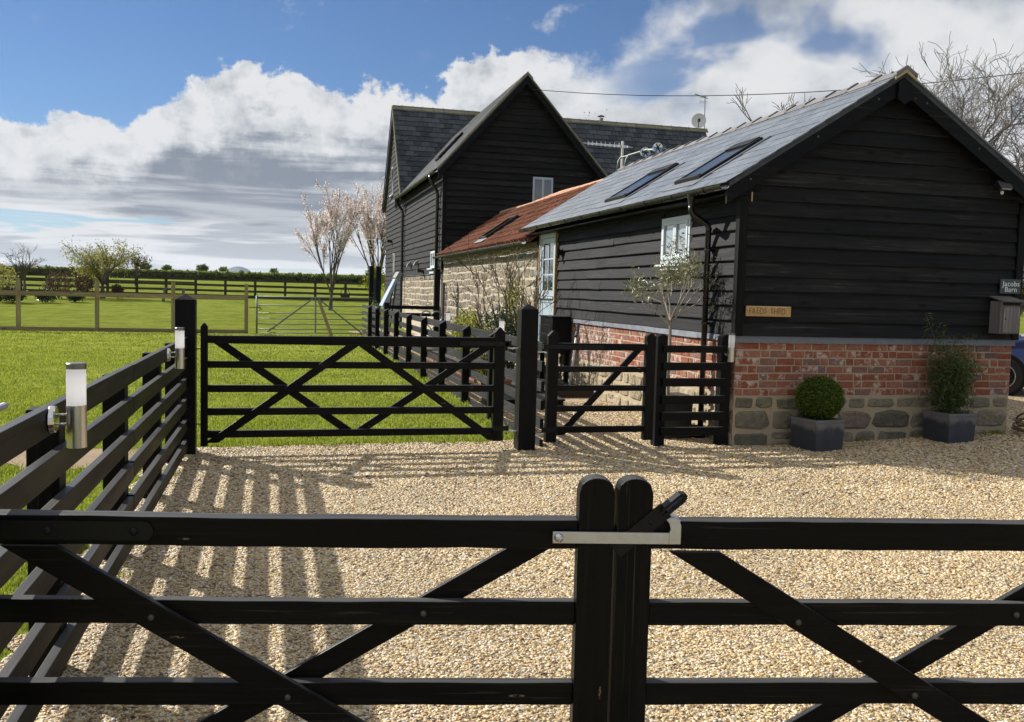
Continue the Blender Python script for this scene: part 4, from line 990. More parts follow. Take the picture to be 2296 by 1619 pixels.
w_ = MB().box(a, a + .06, HV0 - .03, HV0 + .03, lo_, hi_).box(b - .06, b, HV0 - .03, HV0 + .03, lo_, hi_).box(a + .06, b - .06, HV0 - .03, HV0 + .03, hi_ - .07, hi_).box(a + .06, b - .06, HV0 - .03, HV0 + .03, lo_, lo_ + .07).box((a + b) / 2 - .035, (a + b) / 2 + .035, HV0 - .028, HV0 + .03, lo_ + .07, hi_ - .07).build('window', SAGE, house, bevel=0.004)
MB().box(a + .06, (a + b) / 2 - .035, HV0 - .012, HV0, lo_ + .07, hi_ - .07).build('pane', PANE, w_); MB().box((a + b) / 2 + .035, b - .06, HV0 - .012, HV0, lo_ + .07, hi_ - .07).build('pane', PANE, w_)
MB().box(-0.06, 0.06, HV0 - .06, HV0 + .012, 2.3, 5.4).build('corner_board', FPOST, house)
# roofs
m = MB()
for sgn in (1, -1):
    f = lambda a, b, t, s_=sgn: ((a if s_ > 0 else 2 * WR[0] - a), t, b)
    m.prism([(WE[0], WE[1] - .06), (WR[0], WR[1] - .06), (WR[0], WR[1]), (WE[0], WE[1])], f, HV0 - .28, 31.2)
wroof = m.build('wing_roof', SLATEH, house, fix=True)
LW = math.hypot(WR[0] - WE[0], WR[1] - WE[1]); wc, ws_ = (WR[0] - WE[0]) / LW, (WR[1] - WE[1]) / LW
valley = lambda x, s: (31.0 - x) > 28.2 and (WE[1] + s * ws_) < ME[1] + ((31.0 - x) - ME[0]) * msl
slates(wroof, 'slate', SLATEH, (WE[0] - .03, 31.0, WE[1] - .03 * wsl), (0, -1, 0), (wc, 0, ws_), (-ws_, 0, wc), 31.0 - HV0 + .3, LW + .03, 0.33, 0.27, valley, 0, 4, 0.016)
for sgn in (1, -1):
    f = lambda a, b, t, s_=sgn: ((a if s_ > 0 else 2 * WR[0] - a), t, b)
    MB().prism([(WE[0] - .02, WE[1] - .30), (WE[0] + .06, WE[1] - .26), (WR[0], WR[1] - .30), (WR[0], WR[1] - .03), (WE[0] - .02, WE[1] - .04)], f, HV0 - .26, HV0 - .22).build('barge_board', GATE['X'], house, fix=True)
    MB().prism([(WE[0] - .05, WE[1] - .055), (WR[0], WR[1] - .02), (WR[0], WR[1] + .035), (WE[0] - .05, WE[1] + .0)], f, HV0 - .30, HV0 - .262).build('verge', RIDGEH, house, fix=True)
m = MB()
for sgn in (1, -1):
    f = lambda a, b, t, s_=sgn: (t, (a if s_ > 0 else 2 * MR[0] - a), b)
    m.prism([(ME[0], ME[1] - .06), (MR[0], MR[1] - .06), (MR[0], MR[1]), (ME[0], ME[1])], f, -0.14, HU1 + .05)
mroof = m.build('main_roof', SLATEH, house, fix=True)
LM = math.hypot(MR[0] - ME[0], MR[1] - ME[1]); mc, ms = (MR[0] - ME[0]) / LM, (MR[1] - ME[1]) / LM
def mskip(x, s):
    z = ME[1] + s * ms; return abs(x - 0.15 - 2.475) < (WR[1] - z) / wsl - 0.25 or (x > 5.2 and z < 6.4) 
slates(mroof, 'slate', SLATEH, (-0.15, ME[0], ME[1]), (1, 0, 0), (0, mc, ms), (0, -ms, mc), HU1 + .22, LM, 0.36, 0.30, mskip, 300, 6, 0.022, gap=0.02)
MB().prism([(ME[0] - .05, ME[1] - .10), (MR[0], MR[1] - .06), (MR[0], MR[1] + .03), (ME[0] - .05, ME[1] + .0)], lambda a, b, t: (t, a, b), -0.19, -0.152).build('verge', RIDGEH, house, fix=True)
MB().prism([(ME[0] - .05, ME[1] - .10), (MR[0], MR[1] - .06), (MR[0], MR[1] + .03), (ME[0] - .05, ME[1] + .0)], lambda a, b, t: (t, 2 * MR[0] - a, b), -0.19, -0.152).build('verge', FPOST, house, fix=True)
US_, UC_ = US, UC
US, UC = 0.70, 0.71
HRM = ridge_tile(0.44, 0.25, 0.04, True).mesh('ridge_tile', RIDGEH); US, UC = US_, UC_
for i in range(33): put('ridge_tile', HRM, mroof, (-0.16 + 0.45 * (i + 1), MR[0], MR[1] + 0.07), (0, 0, R(90)))
for i in range(6): put('ridge_tile', HRM, wroof, (WR[0], HV0 - .28 + .45 * i, WR[1] + 0.05))
for i in range(6, 18): put('ridge_tile', HRM, wroof, (WR[0], HV0 - .28 + .45 * i, WR[1] + 0.05))
half_round(house, 'gutter', (-0.33, HV0 - .25, 5.29), (-0.33, 28.5, 5.31), 0.075, PVCG, brackets=9)
m = MB().tube([(-0.33, 19.6, 5.24), (-0.33, 19.6, 5.12), (-0.30, 19.6, 5.05), (-0.11, 19.6, 4.75), (-0.09, 19.6, 4.65), (-0.09, 19.6, 0.1)], 0.055, 10)
m.build('downpipe', PVC, house, smooth=True)
m = MB().tube([(-0.33, 27.9, 5.24), (-0.33, 27.9, 5.1), (-0.10, 27.9, 4.8), (-0.09, 27.9, 4.7), (-0.09, 27.9, 0.1)], 0.055, 10).box(-0.42, -0.24, 27.8, 28.0, 5.1, 5.28)
m.build('downpipe', PVC, house)
for (v, z) in ((25.8, 2.62), (24.0, 2.62)):                    # cowled vents
    MB().prism([(0, -.09), (-.16, -.09), (-.10, .03), (0, .1)], lambda a, b, t, z=z: (a - .03, t, z + b), v - .09, v + .09).build('wall_vent', GREYFAB, house, fix=True)
for (v, z) in ((22.7, 2.3), (31.9, 3.75)):
    MB().box(-0.09, 0.0, v - .05, v + .05, z - .05, z + .05).box(-0.24, -0.10, v - .10, v + .10, z - .04, z + .09).tube([(-.09, v, z), (-.13, v, z + .03)], .015, 6).build('floodlight', BLKPL, house)
# rooflight on the wing slope
WM = Matrix((Vector((0, -1, 0)), Vector((wc, 0, ws_)), Vector((-ws_, 0, wc)))).transposed()
def wp(v, s, h): return Vector((WE[0], v, WE[1])) + WM @ Vector((0, s, h))
m = MB(); va, vb, s0, s1 = 22.2, 23.0, 1.0, 2.2
for (p, q, r0, r1, h) in ((va, va + .07, s0, s1, .13), (vb - .07, vb, s0, s1, .13), (va + .07, vb - .07, s1 - .1, s1, .14), (va + .07, vb - .07, s0, s0 + .08, .12)):
    m.hexa([wp(p, r0, 0), wp(q, r0, 0), wp(q, r1, 0), wp(p, r1, 0), wp(p, r0, h), wp(q, r0, h), wp(q, r1, h), wp(p, r1, h)])
rl = m.build('rooflight', IRON, wroof, fix=True)
m = MB(); m.hexa([wp(va + .07, s0 + .08, .06), wp(vb - .07, s0 + .08, .06), wp(vb - .07, s1 - .1, .06), wp(va + .07, s1 - .1, .06), wp(va + .07, s0 + .08, .075), wp(vb - .07, s0 + .08, .075), wp(vb - .07, s1 - .1, .075), wp(va + .07, s1 - .1, .075)]); m.build('pane', SKYGL, rl, fix=True)
# flue cowl, dish and mast on the ridge
fl = thing('flue_cowl', 'small metal flue with conical rain cap on the house ridge', 'flue', (9.4, 31.4, 9.5))
MB().lathe([(0.10, 9.45), (0.10, 9.72), (0.085, 9.72)], (9.4, 31.4, 0), 14).build('pipe', GREYFAB, fl, smooth=True)
MB().lathe([(0.165, 9.80), (0.16, 9.815), (0.0, 9.875)], (9.4, 31.4, 0), 16).build('rain_cap', DARKRAIL, fl)
for a in range(3):
    c, s = math.cos(a * 2.1), math.sin(a * 2.1); MB().bar((9.4 + .095 * c, 31.4 + .095 * s, 9.70), (9.4 + .135 * c, 31.4 + .135 * s, 9.81), .012, .012, (c, s, 0)).build('strut', GALVP, fl)
mast = thing('tv_aerial', 'tall thin television aerial mast at the right end of the house ridge', 'aerial', (14.5, 31.3, 9.2), 'television aerials')
MB().tube([(14.53, 31.3, 9.0), (14.49, 31.3, 11.12)], 0.022, 8).build('mast', GALVP, mast)
MB().bar((14.6, 31.25, 10.98), (13.85, 31.1, 11.10), 0.03, 0.03).build('boom', GALVP, mast)
for i in range(9):
    k = i / 8; p = Vector((14.3, 31.2, 11.03)).lerp(Vector((13.88, 31.1, 11.095)), k); MB().tube([p + Vector((0, -.16, 0)), p + Vector((0, .16, 0))], 0.007, 5).build('element', GALVP, mast)
for z in (11.07, 11.0, 10.84, 10.77): MB().tube([(14.2, 31.28, z), (14.62, 31.30, z)], 0.008, 5).build('reflector_rod', GALVP, mast)
dish = thing('satellite_dish', 'round satellite dish fixed to the aerial mast on the house ridge', 'satellite dish', (14.1, 31.0, 9.9))
m = MB(); nz = Vector((-0.45, -0.88, 0.15)).normalized(); e1 = nz.cross(Vector((0, 0, 1))).normalized(); e2 = e1.cross(nz)
c0 = Vector((14.1, 31.05, 9.88)); P = [c0 - nz * .07]; n = 20; F = []
for r_ in (0.12, 0.24, 0.34):
    for i in range(n): a = 2 * math.pi * i / n; P.append(c0 + e1 * r_ * math.cos(a) + e2 * r_ * 1.05 * math.sin(a) + nz * (0.07 * (r_ / .34) ** 2 - .07))
for i in range(n): F.append((0, 1 + i, 1 + (i + 1) % n))
for k in range(2):
    for i in range(n): F.append((1 + k * n + i, 1 + k * n + (i + 1) % n, 1 + (k + 1) * n + (i + 1) % n, 1 + (k + 1) * n + i)[::-1])
m.add(P, F).build('reflector', WHITEPL, dish, smooth=True)
MB().bar(c0 - e2 * .3, c0 + nz * .34 - e2 * .12, .03, .03, (0, 0, 1)).box(c0.x - .20, c0.x - .1, c0.y - .38, c0.y - .28, c0.z - .12, c0.z + .03).build('feed_arm', BLKPL, dish)
MB().bar(c0 - nz * .07, (14.5, 31.3, 9.85), .05, .05).build('bracket', GALVP, dish)
ae = thing('tv_aerial', 'white pole television aerial behind the far end of the barn ridge', 'aerial', (1.9, 8.75, 3.5), 'television aerials')
MB().tube([(1.9, 8.75, 3.3), (1.9, 8.75, 4.80)], 0.026, 10).build('mast', WHITEPL, ae)
MB().bar((1.95, 8.55, 4.66), (1.55, 9.9, 4.90), 0.04, 0.04).build('boom', GALV, ae)
for i in range(9):
    p = Vector((1.93, 8.65, 4.68)).lerp(Vector((1.57, 9.85, 4.89)), i / 8)
    MB().tube([p + Vector((-.17, -.06, 0.0)), p + Vector((.17, .06, 0.0))], 0.009, 5).tube([p + Vector((-.05, -.02, -.04)), p + Vector((-.05, -.02, .06))], .009, 5).build('element', GALV, ae)
lb = thing('light_bar', 'bent chrome tube bar with two round spotlights on the far end of the barn roof', 'light bar', (1.8, 8.2, 4.2))
MB().tube([(1.70, 8.50, 4.12), (1.74, 8.52, 4.36), (1.78, 8.50, 4.43), (1.84, 8.40, 4.44), (1.92, 7.7, 4.44), (1.95, 7.35, 4.43), (2.1, 7.0, 4.40), (2.15, 6.8, 4.30)], 0.020, 10).build('tube', GALVP, lb, smooth=True)
MB().tube([(1.70, 8.10, 4.12), (1.75, 8.13, 4.34), (1.79, 8.10, 4.42), (1.86, 7.95, 4.44), (1.92, 7.5, 4.45), (2.1, 7.1, 4.44)], 0.020, 10).build('tube', GALVP, lb, smooth=True)
for v in (7.62, 7.02):
    MB().lathe([(0.0, -0.0), (0.085, -0.01), (0.10, 0.0), (0.095, 0.05), (0.04, 0.10), (0, .10)], (1.95, v, 4.42), 16, 'Y').build('spotlight', CHROME, lb, smooth=False)
    for i in range(6):
        a = i * math.pi / 3; MB().bar((1.95, v - .016, 4.42), (1.95 + .085 * math.cos(a), v - .016, 4.42 + .085 * math.sin(a)), .012, .01, (0, 1, 0)).build('guard_spoke', BLKPL, lb)
cab = thing('overhead_cable', 'thin overhead cable from the house gable apex towards the right', 'cable', (2.5, 18.6, 7.9))
MB().tube([(2.55 + (10.2 - 2.55) * k / 14, 18.6 + (6.4 - 18.6) * k / 14, 7.90 + (6.42 - 7.90) * k / 14 - 0.35 * (1 - (2 * k / 14 - 1) ** 2)) for k in range(15)], 0.010, 5).build('wire', BLKPL, cab)
# ------------------------------------------------------------------ gates, posts and fences
def bolt(m_parent, p, r=0.011, mat=None, d=(0, -1, 0)):
    x, y, z = p; o = MB().lathe([(r * 1.0, 0.0), (r * 0.95, -0.004), (r * 0.6, -0.008), (0, -0.009)], (x, y, z), 10, 'Y').build('bolt', mat or BOLT, m_parent, smooth=True, fix=True); return o
def dbrace(parent, s0, z0, s1, z1, w, y0, y1, mat=None, clipz=None):
    """diagonal brace in the x,z plane with ends cut level"""
    dx, dz = s1 - s0, z1 - z0; h = w / abs(dz) * math.hypot(dx, dz) / 2
    m = MB().prism([(s0 - h, z0), (s0 + h, z0), (s1 + h, z1), (s1 - h, z1)], lambda a, b, t: (a, t, b), y0, y1)
    return m.build('brace', mat or GATE['X'], parent, bevel=0.003, fix=True)
# front pair of gates, built in their own frame (x along the gate, y away from the camera)
GR = R(-10.96); GO = Vector((-3.956, -6.742, 0))
ZR = [(0.888, 0.975), (0.650, 0.722), (0.400, 0.471), (0.172, 0.240), (0.045, 0.10)]
def rough_bar(x0, x1, y0, y1, z0, z1, seed, n=26, amp=0.0018):
    """sawn rail along x with slightly uneven faces and a trace of bow"""
    x0, x1 = min(x0, x1), max(x0, x1); P = []; nz = lambda i, k: amp * mnoise.noise((i * 0.45, seed * 3.7, k * 5.1)) * 1.6
    for i in range(n + 1):
        x = x0 + (x1 - x0) * i / n; bow = 0.004 * math.sin(math.pi * i / n) * math.sin(seed * 1.7)
        P += [(x, y0 + nz(i, 0), z0 + bow + nz(i, 1)), (x, y1, z0 + bow + nz(i, 2)), (x, y1, z1 + bow + nz(i, 3)), (x, y0 + nz(i, 4), z1 + bow + nz(i, 5))]
    F = [(3, 2, 1, 0), (4 * n, 4 * n + 1, 4 * n + 2, 4 * n + 3)]
    for i in range(n):
        for k in range(4): F.append((4 * i + k, 4 * i + (k + 1) % 4, 4 * i + 4 + (k + 1) % 4, 4 * i + 4 + k))
    return MB().add(P, F)
def front_leaf(side, label):
    sg = 1 if side > 0 else -1
    g = thing('field_gate', label, 'gate', (0, 0, 0), 'pair of black five-bar entrance gates')
    X = lambda s: sg * s
    def bx(m, s0, s1, y0, y1, z0, z1): a, b = sorted((X(s0), X(s1))); return m.box(a, b, y0, y1, z0, z1)
    # meeting stile with rounded head
    hw, c = 0.0535, 0.058; poly = [(-hw, 0.03), (hw, 0.03), (hw, 1.058)]
    for i in range(1, 10): a = math.pi * (0.16 + 0.68 * i / 10); poly.append((math.cos(a) * hw * 1.14, 1.046 + math.sin(a) * hw * 1.08))
    poly.append((-hw, 1.058))
    MB().prism(poly, lambda a, b, t: (X(c) + a, t, b), 0.0, 0.072).build('stile', GATE['Z'], g, bevel=0.003, fix=True)
    bx(MB(), 1.88, 2.0, 0.0, 0.072, 0.03, 1.16).build('stile', GATE['Z'], g, bevel=0.004)
    for i, (z0, z1) in enumerate(ZR):
        rough_bar(X(0.1118), X(1.8798), 0.004 if i == 0 else 0.012, 0.066 if i == 0 else 0.052, z0, z1, i * 7 + sg).build('rail', GATE['X'], g, bevel=0.004, fix=True)
    dbrace(g, X(1.71) if sg < 0 else X(0.24), 0.886, X(0.30) if sg < 0 else X(1.63), 0.045, 0.080, -0.012, 0.0115)
    dbrace(g, X(0.235) if sg < 0 else X(1.58), 0.886, X(1.65) if sg < 0 else X(0.19), 0.045, 0.068, 0.0525, 0.076)
    if sg < 0: B = [(-1.361, .676, -.012), (-.965, .436, -.012), (-.57, .684, .012)]
    else: B = [(.569, .671, -.012), (.947, .442, -.012), (1.27, .69, .012)]
    for (s, z, y) in B: bolt(g, (s, y, z), 0.0105)
    st = MB(); pl = [(1.96, 0.902), (1.375, 0.902), (1.362, 0.915), (1.356, 0.93), (1.362, 0.945), (1.375, 0.957), (1.96, 0.957)]
    st.prism(pl, lambda a, b, t: (X(a), t, b), -0.003, 0.0038); h = st.build('hinge_strap', IRON, g, fix=True)
    for s in (1.413, 1.657): bolt(h, (X(s), -0.003, 0.929), 0.013, IRON)
    return g
gl_ = front_leaf(-1, 'left leaf of the black five-bar entrance gate in the foreground')
gr_ = front_leaf(1, 'right leaf of the black five-bar entrance gate in the foreground')
for g in (gl_, gr_): g.location = GO; g.rotation_euler = (0, 0, GR)
lt = thing('gate_latch', 'galvanised throw-over latch loop joining the two foreground gate leaves', 'latch', (0, 0, 0))
MB().box(-0.190, 0.160, -0.014, -0.006, 0.909, 0.944).build('arm', GALV, lt, bevel=0.0015)
pl = [(0.160, 0.909), (0.196, 0.909), (0.196, 0.966), (0.190, 0.981), (0.178, 0.990), (0.160, 0.990), (0.150, 0.984), (0.160, 0.972), (0.164, 0.955), (0.160, 0.944)]
MB().prism(pl, lambda a, b, t: (a, t, b), -0.0145, -0.0062).prism([(0.160, 0.982), (0.196, 0.975), (0.196, 0.981), (0.160, 0.990)], lambda a, b, t: (a, t, b), -0.006, 0.085).build('hooked_end', GALV, lt, fix=True, bevel=0.002)
MB().box(-0.190, 0.196, 0.079, 0.086, 0.909, 0.944).build('arm', GALV, lt)
MB().lathe([(0.014, -0.014), (0.0135, -0.020), (0.009, -0.025), (0, -0.027)], (-0.172, 0, 0.926), 16, 'Y').build('bolt', CHROME, lt, smooth=True, fix=True)
lt.location = GO; lt.rotation_euler = (0, 0, GR)
lh = thing('latch_lever', 'black iron lever handle sloping up behind the galvanised latch on the right gate leaf', 'lever', (0, 0, 0))
a0, a1 = Vector((0.0, -0.003, 0.885)), Vector((0.150, -0.003, 1.012))
MB().bar(a0, a1, 0.008, 0.050, (-.64, 0, .76)).build('flat_bar', IRON, lh)
dv = (a1 - a0).normalized(); nv = Vector((-dv.z, 0, dv.x)); hc0 = a1 - dv * 0.015; hc1 = a1 + dv * 0.070
loop = [hc0 + nv * .004, hc0 + nv * .010 + dv * .012] + [hc1 + nv * .010 - dv * .008, hc1 + dv * .004, hc1 - nv * .010 - dv * .008] + [hc0 - nv * .010 + dv * .012, hc0 - nv * .004]
m = MB()
for i in range(len(loop) - 1): m.bar(loop[i] + Vector((0, .006, 0)), loop[i + 1] + Vector((0, .006, 0)), 0.044, 0.008, (dv.z, 0, -dv.x) if i in (2, 3) else nv)
m.build('loop_handle', IRON, lh, fix=True)
MB().lathe([(0.009, -0.007), (0.007, -0.010), (0, -0.011)], (0.106, 0, 0.974), 12, 'Y').build('bolt', IRON, lh, smooth=True, fix=True)
lh.location = GO; lh.rotation_euler = (0, 0, GR)
def pyramid_post(name, label, u0, u1, v0, v1, h, tip, grp=None, cat='post', b=0.005):
    t = thing(name, label, cat, ((u0 + u1) / 2, (v0 + v1) / 2, 0), grp)
    MB().box(u0, u1, v0, v1, -0.3, h).build('shaft', FPOST, t, bevel=b)
    c = ((u0 + u1) / 2, (v0 + v1) / 2, tip)
    MB().add([(u0, v0, h + .001), (u1, v0, h + .001), (u1, v1, h + .001), (u0, v1, h + .001), c], [(0, 1, 4), (1, 2, 4), (2, 3, 4), (3, 0, 4)]).build('cap', FPOST, t)
    return t
for s, lab in ((-2.16, 'black gate post at the left end of the foreground gates'), (2.16, 'black gate post at the right end of the foreground gates')):
    p = GO + Matrix.Rotation(GR, 3, 'Z') @ Vector((s, 0.05, 0)); pyramid_post('gate_post', lab, p.x - .09, p.x + .09, p.y - .09, p.y + .09, 1.3, 1.35, 'black gate posts')
pyramid_post('gate_post', 'black gate post with pyramid top at the left of the back five-bar gate', -5.885, -5.700, 0.0, 0.185, 1.50, 1.555, 'black gate posts')
pyramid_post('gate_post', 'black gate post with pyramid top between the wide gate and narrow garden gate', -2.495, -2.310, -0.09, 0.095, 1.48, 1.535, 'black gate posts')
# back five-bar gate
bg = thing('field_gate', 'wide black five-bar gate closing the lawn behind the gravel', 'gate', (-4.2, 0, 0.1))
def stile(parent, u0, u1, v0, v1, z0, z1, tip):
    c = (u0 + u1) / 2; return MB().prism([(u0, z0), (u1, z0), (u1, z1), (c + .008, tip), (c - .008, tip), (u0, z1)], lambda a, b, t: (a, t, b), v0, v1).build('stile', GATE['Z'], parent, bevel=0.003, fix=True)
stile(bg, -5.652, -5.587, -0.005, 0.065, 0.085, 1.245, 1.280); stile(bg, -2.752, -2.640, -0.005, 0.065, 0.095, 1.232, 1.285)
MB().prism([(-5.586, 1.088), (-5.586, 1.160), (-2.753, 1.180), (-2.753, 1.068)], lambda a, b, t: (a, t, b), 0.0, 0.06).build('rail', GATE['X'], bg, bevel=0.004, fix=True)
for z0, z1 in ((.848, .915), (.612, .681), (.386, .456), (.165, .235)): MB().box(-5.586, -2.753, 0.008, 0.05, z0, z1).build('rail', GATE['X'], bg, bevel=0.003)
dbrace(bg, -5.55, 0.12, -4.20, 1.088, 0.075, -0.016, 0.0075); dbrace(bg, -5.47, 1.086, -4.17, 0.166, 0.075, 0.0505, 0.074)
dbrace(bg, -4.10, 1.088, -2.74, 0.110, 0.075, -0.016, 0.0075); dbrace(bg, -4.19, 0.166, -2.83, 1.070, 0.075, 0.0505, 0.074)
for s, z in ((-5.23, .345), (-4.86, .645), (-4.51, .880), (-3.80, .880), (-3.43, .645), (-3.05, .42)): bolt(bg, (s, -0.016, z), 0.009, IRON)
hs = MB().box(-3.12, -2.60, -0.014, -0.0055, 1.092, 1.137).box(-2.64, -2.575, -0.014, 0.02, 1.085, 1.145).build('hinge_strap', IRON, bg, bevel=0.003)
for s in (-3.05, -2.72): bolt(hs, (s, -0.014, 1.114), 0.011, IRON)
MB().box(-2.75, -2.585, -0.014, -0.0055, 0.205, 0.255).build('hinge_strap', IRON, bg, bevel=0.002)
for z in (1.075, 0.20): MB().box(-2.60, -2.496, 0.0, 0.035, z - .012, z).tube([(-2.59, 0.017, z - .01), (-2.59, .017, z + .09)], .011, 8).build('hinge_hook', GALV, bg)
for z in (1.19, 1.03, .30): MB().tube([(-5.70, 0.03, z), (-5.65, 0.03, z)], 0.006, 6).build('wire_tie', IRON, bg)
# narrow garden gate
pg = thing('garden_gate', 'narrow black five-bar garden gate between post and barn corner', 'gate', (-1.55, 0, 0.1))
stile(pg, -2.172, -2.055, -0.005, 0.07, 0.07, 1.205, 1.258); stile(pg, -1.062, -0.955, -0.005, 0.07, 0.08, 1.215, 1.250)
for z0, z1 in ((1.056, 1.130), (.822, .884), (.620, .680), (.398, .460), (.170, .238)): MB().box(-2.054, -1.063, 0.006, 0.05, z0, z1).build('rail', GATE['X'], pg, bevel=0.003)
dbrace(pg, -2.00, 0.14, -1.14, 1.055, 0.068, 0.0505, 0.075)
MB().box(-2.17, -1.55, -0.013, -0.0055, 1.068, 1.112).box(-2.225, -2.17, -0.013, 0.03, 1.062, 1.118).build('hinge_strap', IRON, pg, bevel=0.002)
MB().box(-2.225, -2.06, -0.013, -0.0055, 0.18, 0.235).build('hinge_strap', IRON, pg, bevel=0.002)
for z in (1.04, 0.165): MB().box(-2.31, -2.20, 0.0, 0.03, z - .012, z).build('hinge_hook', GALV, pg)
# fixed panel beside the barn
fp = thing('fence_panel', 'short fixed black six-rail fence panel against the barn corner', 'fence', (-0.47, 0.05, 0))
for (a, b, h, tp) in ((-0.916, -0.800, 1.215, 1.238), (-0.152, -0.030, 1.215, 1.246)):
    MB().prism([(a, -.2), (b, -.2), (b, h), ((a + b) / 2, tp), (a, h)], lambda p, q, t: (p, t, q), 0.03, 0.145).build('post', FPOST, fp, bevel=0.003, fix=True)
for z0, z1 in ((1.041, 1.120), (.846, .933), (.669, .761), (.476, .569), (.293, .386), (.124, .217)): MB().box(-0.86, -0.10, -0.008, 0.029, z0, z1).build('rail', GATE['X'], fp, bevel=0.003)
# left fence
lf = thing('post_and_rail_fence', 'black six-rail fence along the left edge of the gravel', 'fence', (-5.8, -3.4, 0))
rr = random.Random(8)
for v in (-6.75, -5.157, -3.464, -1.804, -0.35):
    MB().box(-5.93, -5.805, v - .06, v + .06, -0.3, 1.115 + rr.uniform(-.01, .01)).build('post', FPOST, lf, bevel=0.004)
for zt in (1.146, 0.952, 0.754, 0.559, 0.355, 0.158):
    for (a, b) in ((-6.85, -3.47), (-3.46, -0.01)):
        t0, t1 = (0.040 * (-a) / 6.9, 0.040 * (-b) / 6.9); j = rr.uniform(-.006, .006); h = rr.uniform(.097, .106)
        MB().hexa([(-5.804, a, zt + t0 - h + j), (-5.765, a, zt + t0 - h + j), (-5.765, b, zt + t1 - h), (-5.804, b, zt + t1 - h), (-5.804, a, zt + t0 + j), (-5.765, a, zt + t0 + j), (-5.765, b, zt + t1), (-5.804, b, zt + t1)]).build('rail', FENCE, lf, bevel=0.003)
# right fence running back beside the path
rf = thing('post_and_rail_fence', 'black six-rail fence running back from the gate beside the stone wall bed', 'fence', (-2.2, 9, 0))
for v in (2.2, 3.95, 5.95, 7.95, 10.0, 12.1, 14.2, 16.3, 18.4):
    MB().hexa([(-2.31, v - .05, -.2), (-2.205, v - .05, -.2), (-2.205, v + .05, -.2), (-2.31, v + .05, -.2), (-2.31, v - .05, 1.09), (-2.205, v - .05, 1.16), (-2.205, v + .05, 1.16), (-2.31, v + .05, 1.09)]).build('post', FPOST, rf, bevel=0.003)
for zt in (1.124, 0.916, 0.707, 0.50, 0.303, 0.090):
    for (a, b) in ((0.12, 3.94), (3.96, 7.94), (7.96, 12.09), (12.11, 16.29), (16.31, 21.6)):
        j, h = rr.uniform(-.008, .008), rr.uniform(.10, .115); MB().box(-2.204, -2.166, a, b, zt - h + j, zt + j).build('rail', FENCER, rf, bevel=0.003)
# garden return fence and tall posts far back
tp = thing('tall_post', 'tall black square post left of two behind the metal field gate', 'post', (-1.87, 22, 0), 'tall black posts')
MB().box(-1.95, -1.80, 21.92, 22.08, -.2, 2.41).build('shaft', FPOST, tp); 
tp = thing('tall_post', 'tall black square post right of two beside the house corner', 'post', (-1.66, 22, 0), 'tall black posts')
MB().box(-1.74, -1.58, 21.7, 21.86, -.2, 2.40).build('shaft', FPOST, tp); MB().box(-1.8, -1.74, 21.86, 21.9, 0.1, 2.0).build('side_panel', GREYPL, tp)
rt = thing('garden_rail_fence', 'two-rail black garden fence in front of the house stone base', 'fence', (-1.2, 17, 0))
MB().box(-0.57, -0.41, 16.9, 17.06, -.2, 2.26).build('post', FPOST, rt); MB().box(-2.0, -1.86, 16.9, 17.04, -.2, 1.27).build('post', FPOST, rt)
for z0, z1 in ((1.10, 1.20), (0.90, 0.995)): MB().box(-1.859, -0.571, 16.94, 16.98, z0, z1).build('rail', GATE['X'], rt)
lp_ = thing('leaning_pole', 'thin pale pole leaning on the black fence below the lounger', 'pole', (-2.0, 17, 0)); MB().tube([(-2.12, 15.6, 0.0), (-2.16, 17.6, 1.13)], .03, 8).build('shaft', GALVP, lp_)

# ------------------------------------------------------------------ bollard style wall lamps
def make_lamp():
    r = thing('wall_lamp', '', 'lamp', (0, 0, 0), 'stainless steel wall lamps with white diffusers')
    MB().lathe([(0.0, 0.0), (0.050, 0.0), (0.052, 0.004), (0.050, 0.020), (0.046, 0.023), (0.0, 0.024)], (0, 0, 0), 24, 'X').build('mounting_disc', CHROME, r, smooth=False)
    for z in (-.018, .018): MB().tube([(0.02, 0, z), (0.06, 0, z)], 0.005, 8).build('arm', CHROME, r, smooth=True)
    c = 0.092; rd = 0.0355
    MB().lathe([(0.0, -0.106), (rd, -0.106), (rd, 0.054), (0.0, 0.054)], (c, 0, 0), 28).build('base', STEEL, r, smooth=False)
    MB().lathe([(rd - .001, 0.0545), (rd - .001, 0.1895)], (c, 0, 0), 28).build('diffuser', OPAL, r, smooth=True)
    MB().lathe([(0.0, 0.19), (rd, 0.19), (rd, 0.210), (rd - .003, 0.213), (0.0, 0.213)], (c, 0, 0), 28).build('cap', STEELD, r, smooth=False)
    return r
lamp0 = make_lamp(); first = True
for (p, rz, lab) in (((-5.764, -5.56, 1.132), 0, 'nearest stainless wall lamp on the left fence'), ((-5.764, -1.75, 1.10), 0, 'stainless wall lamp on the left fence beside the gate post'),
                     ((-2.165, 6.45, 1.08), 0, 'stainless lamp furthest back on the fence by the shrubs'), ((-2.165, 2.5, 1.085), 0, 'stainless lamp on the right fence just left of the middle gate post'),
                     ((-0.085, 0.0295, 1.055), -90, 'stainless wall lamp on the short fence panel beside the barn brickwork')):
    l = lamp0 if first else copy_tree(lamp0); first = False
    l.location = p; l.rotation_euler = (0, 0, R(rz)); l['label'] = lab

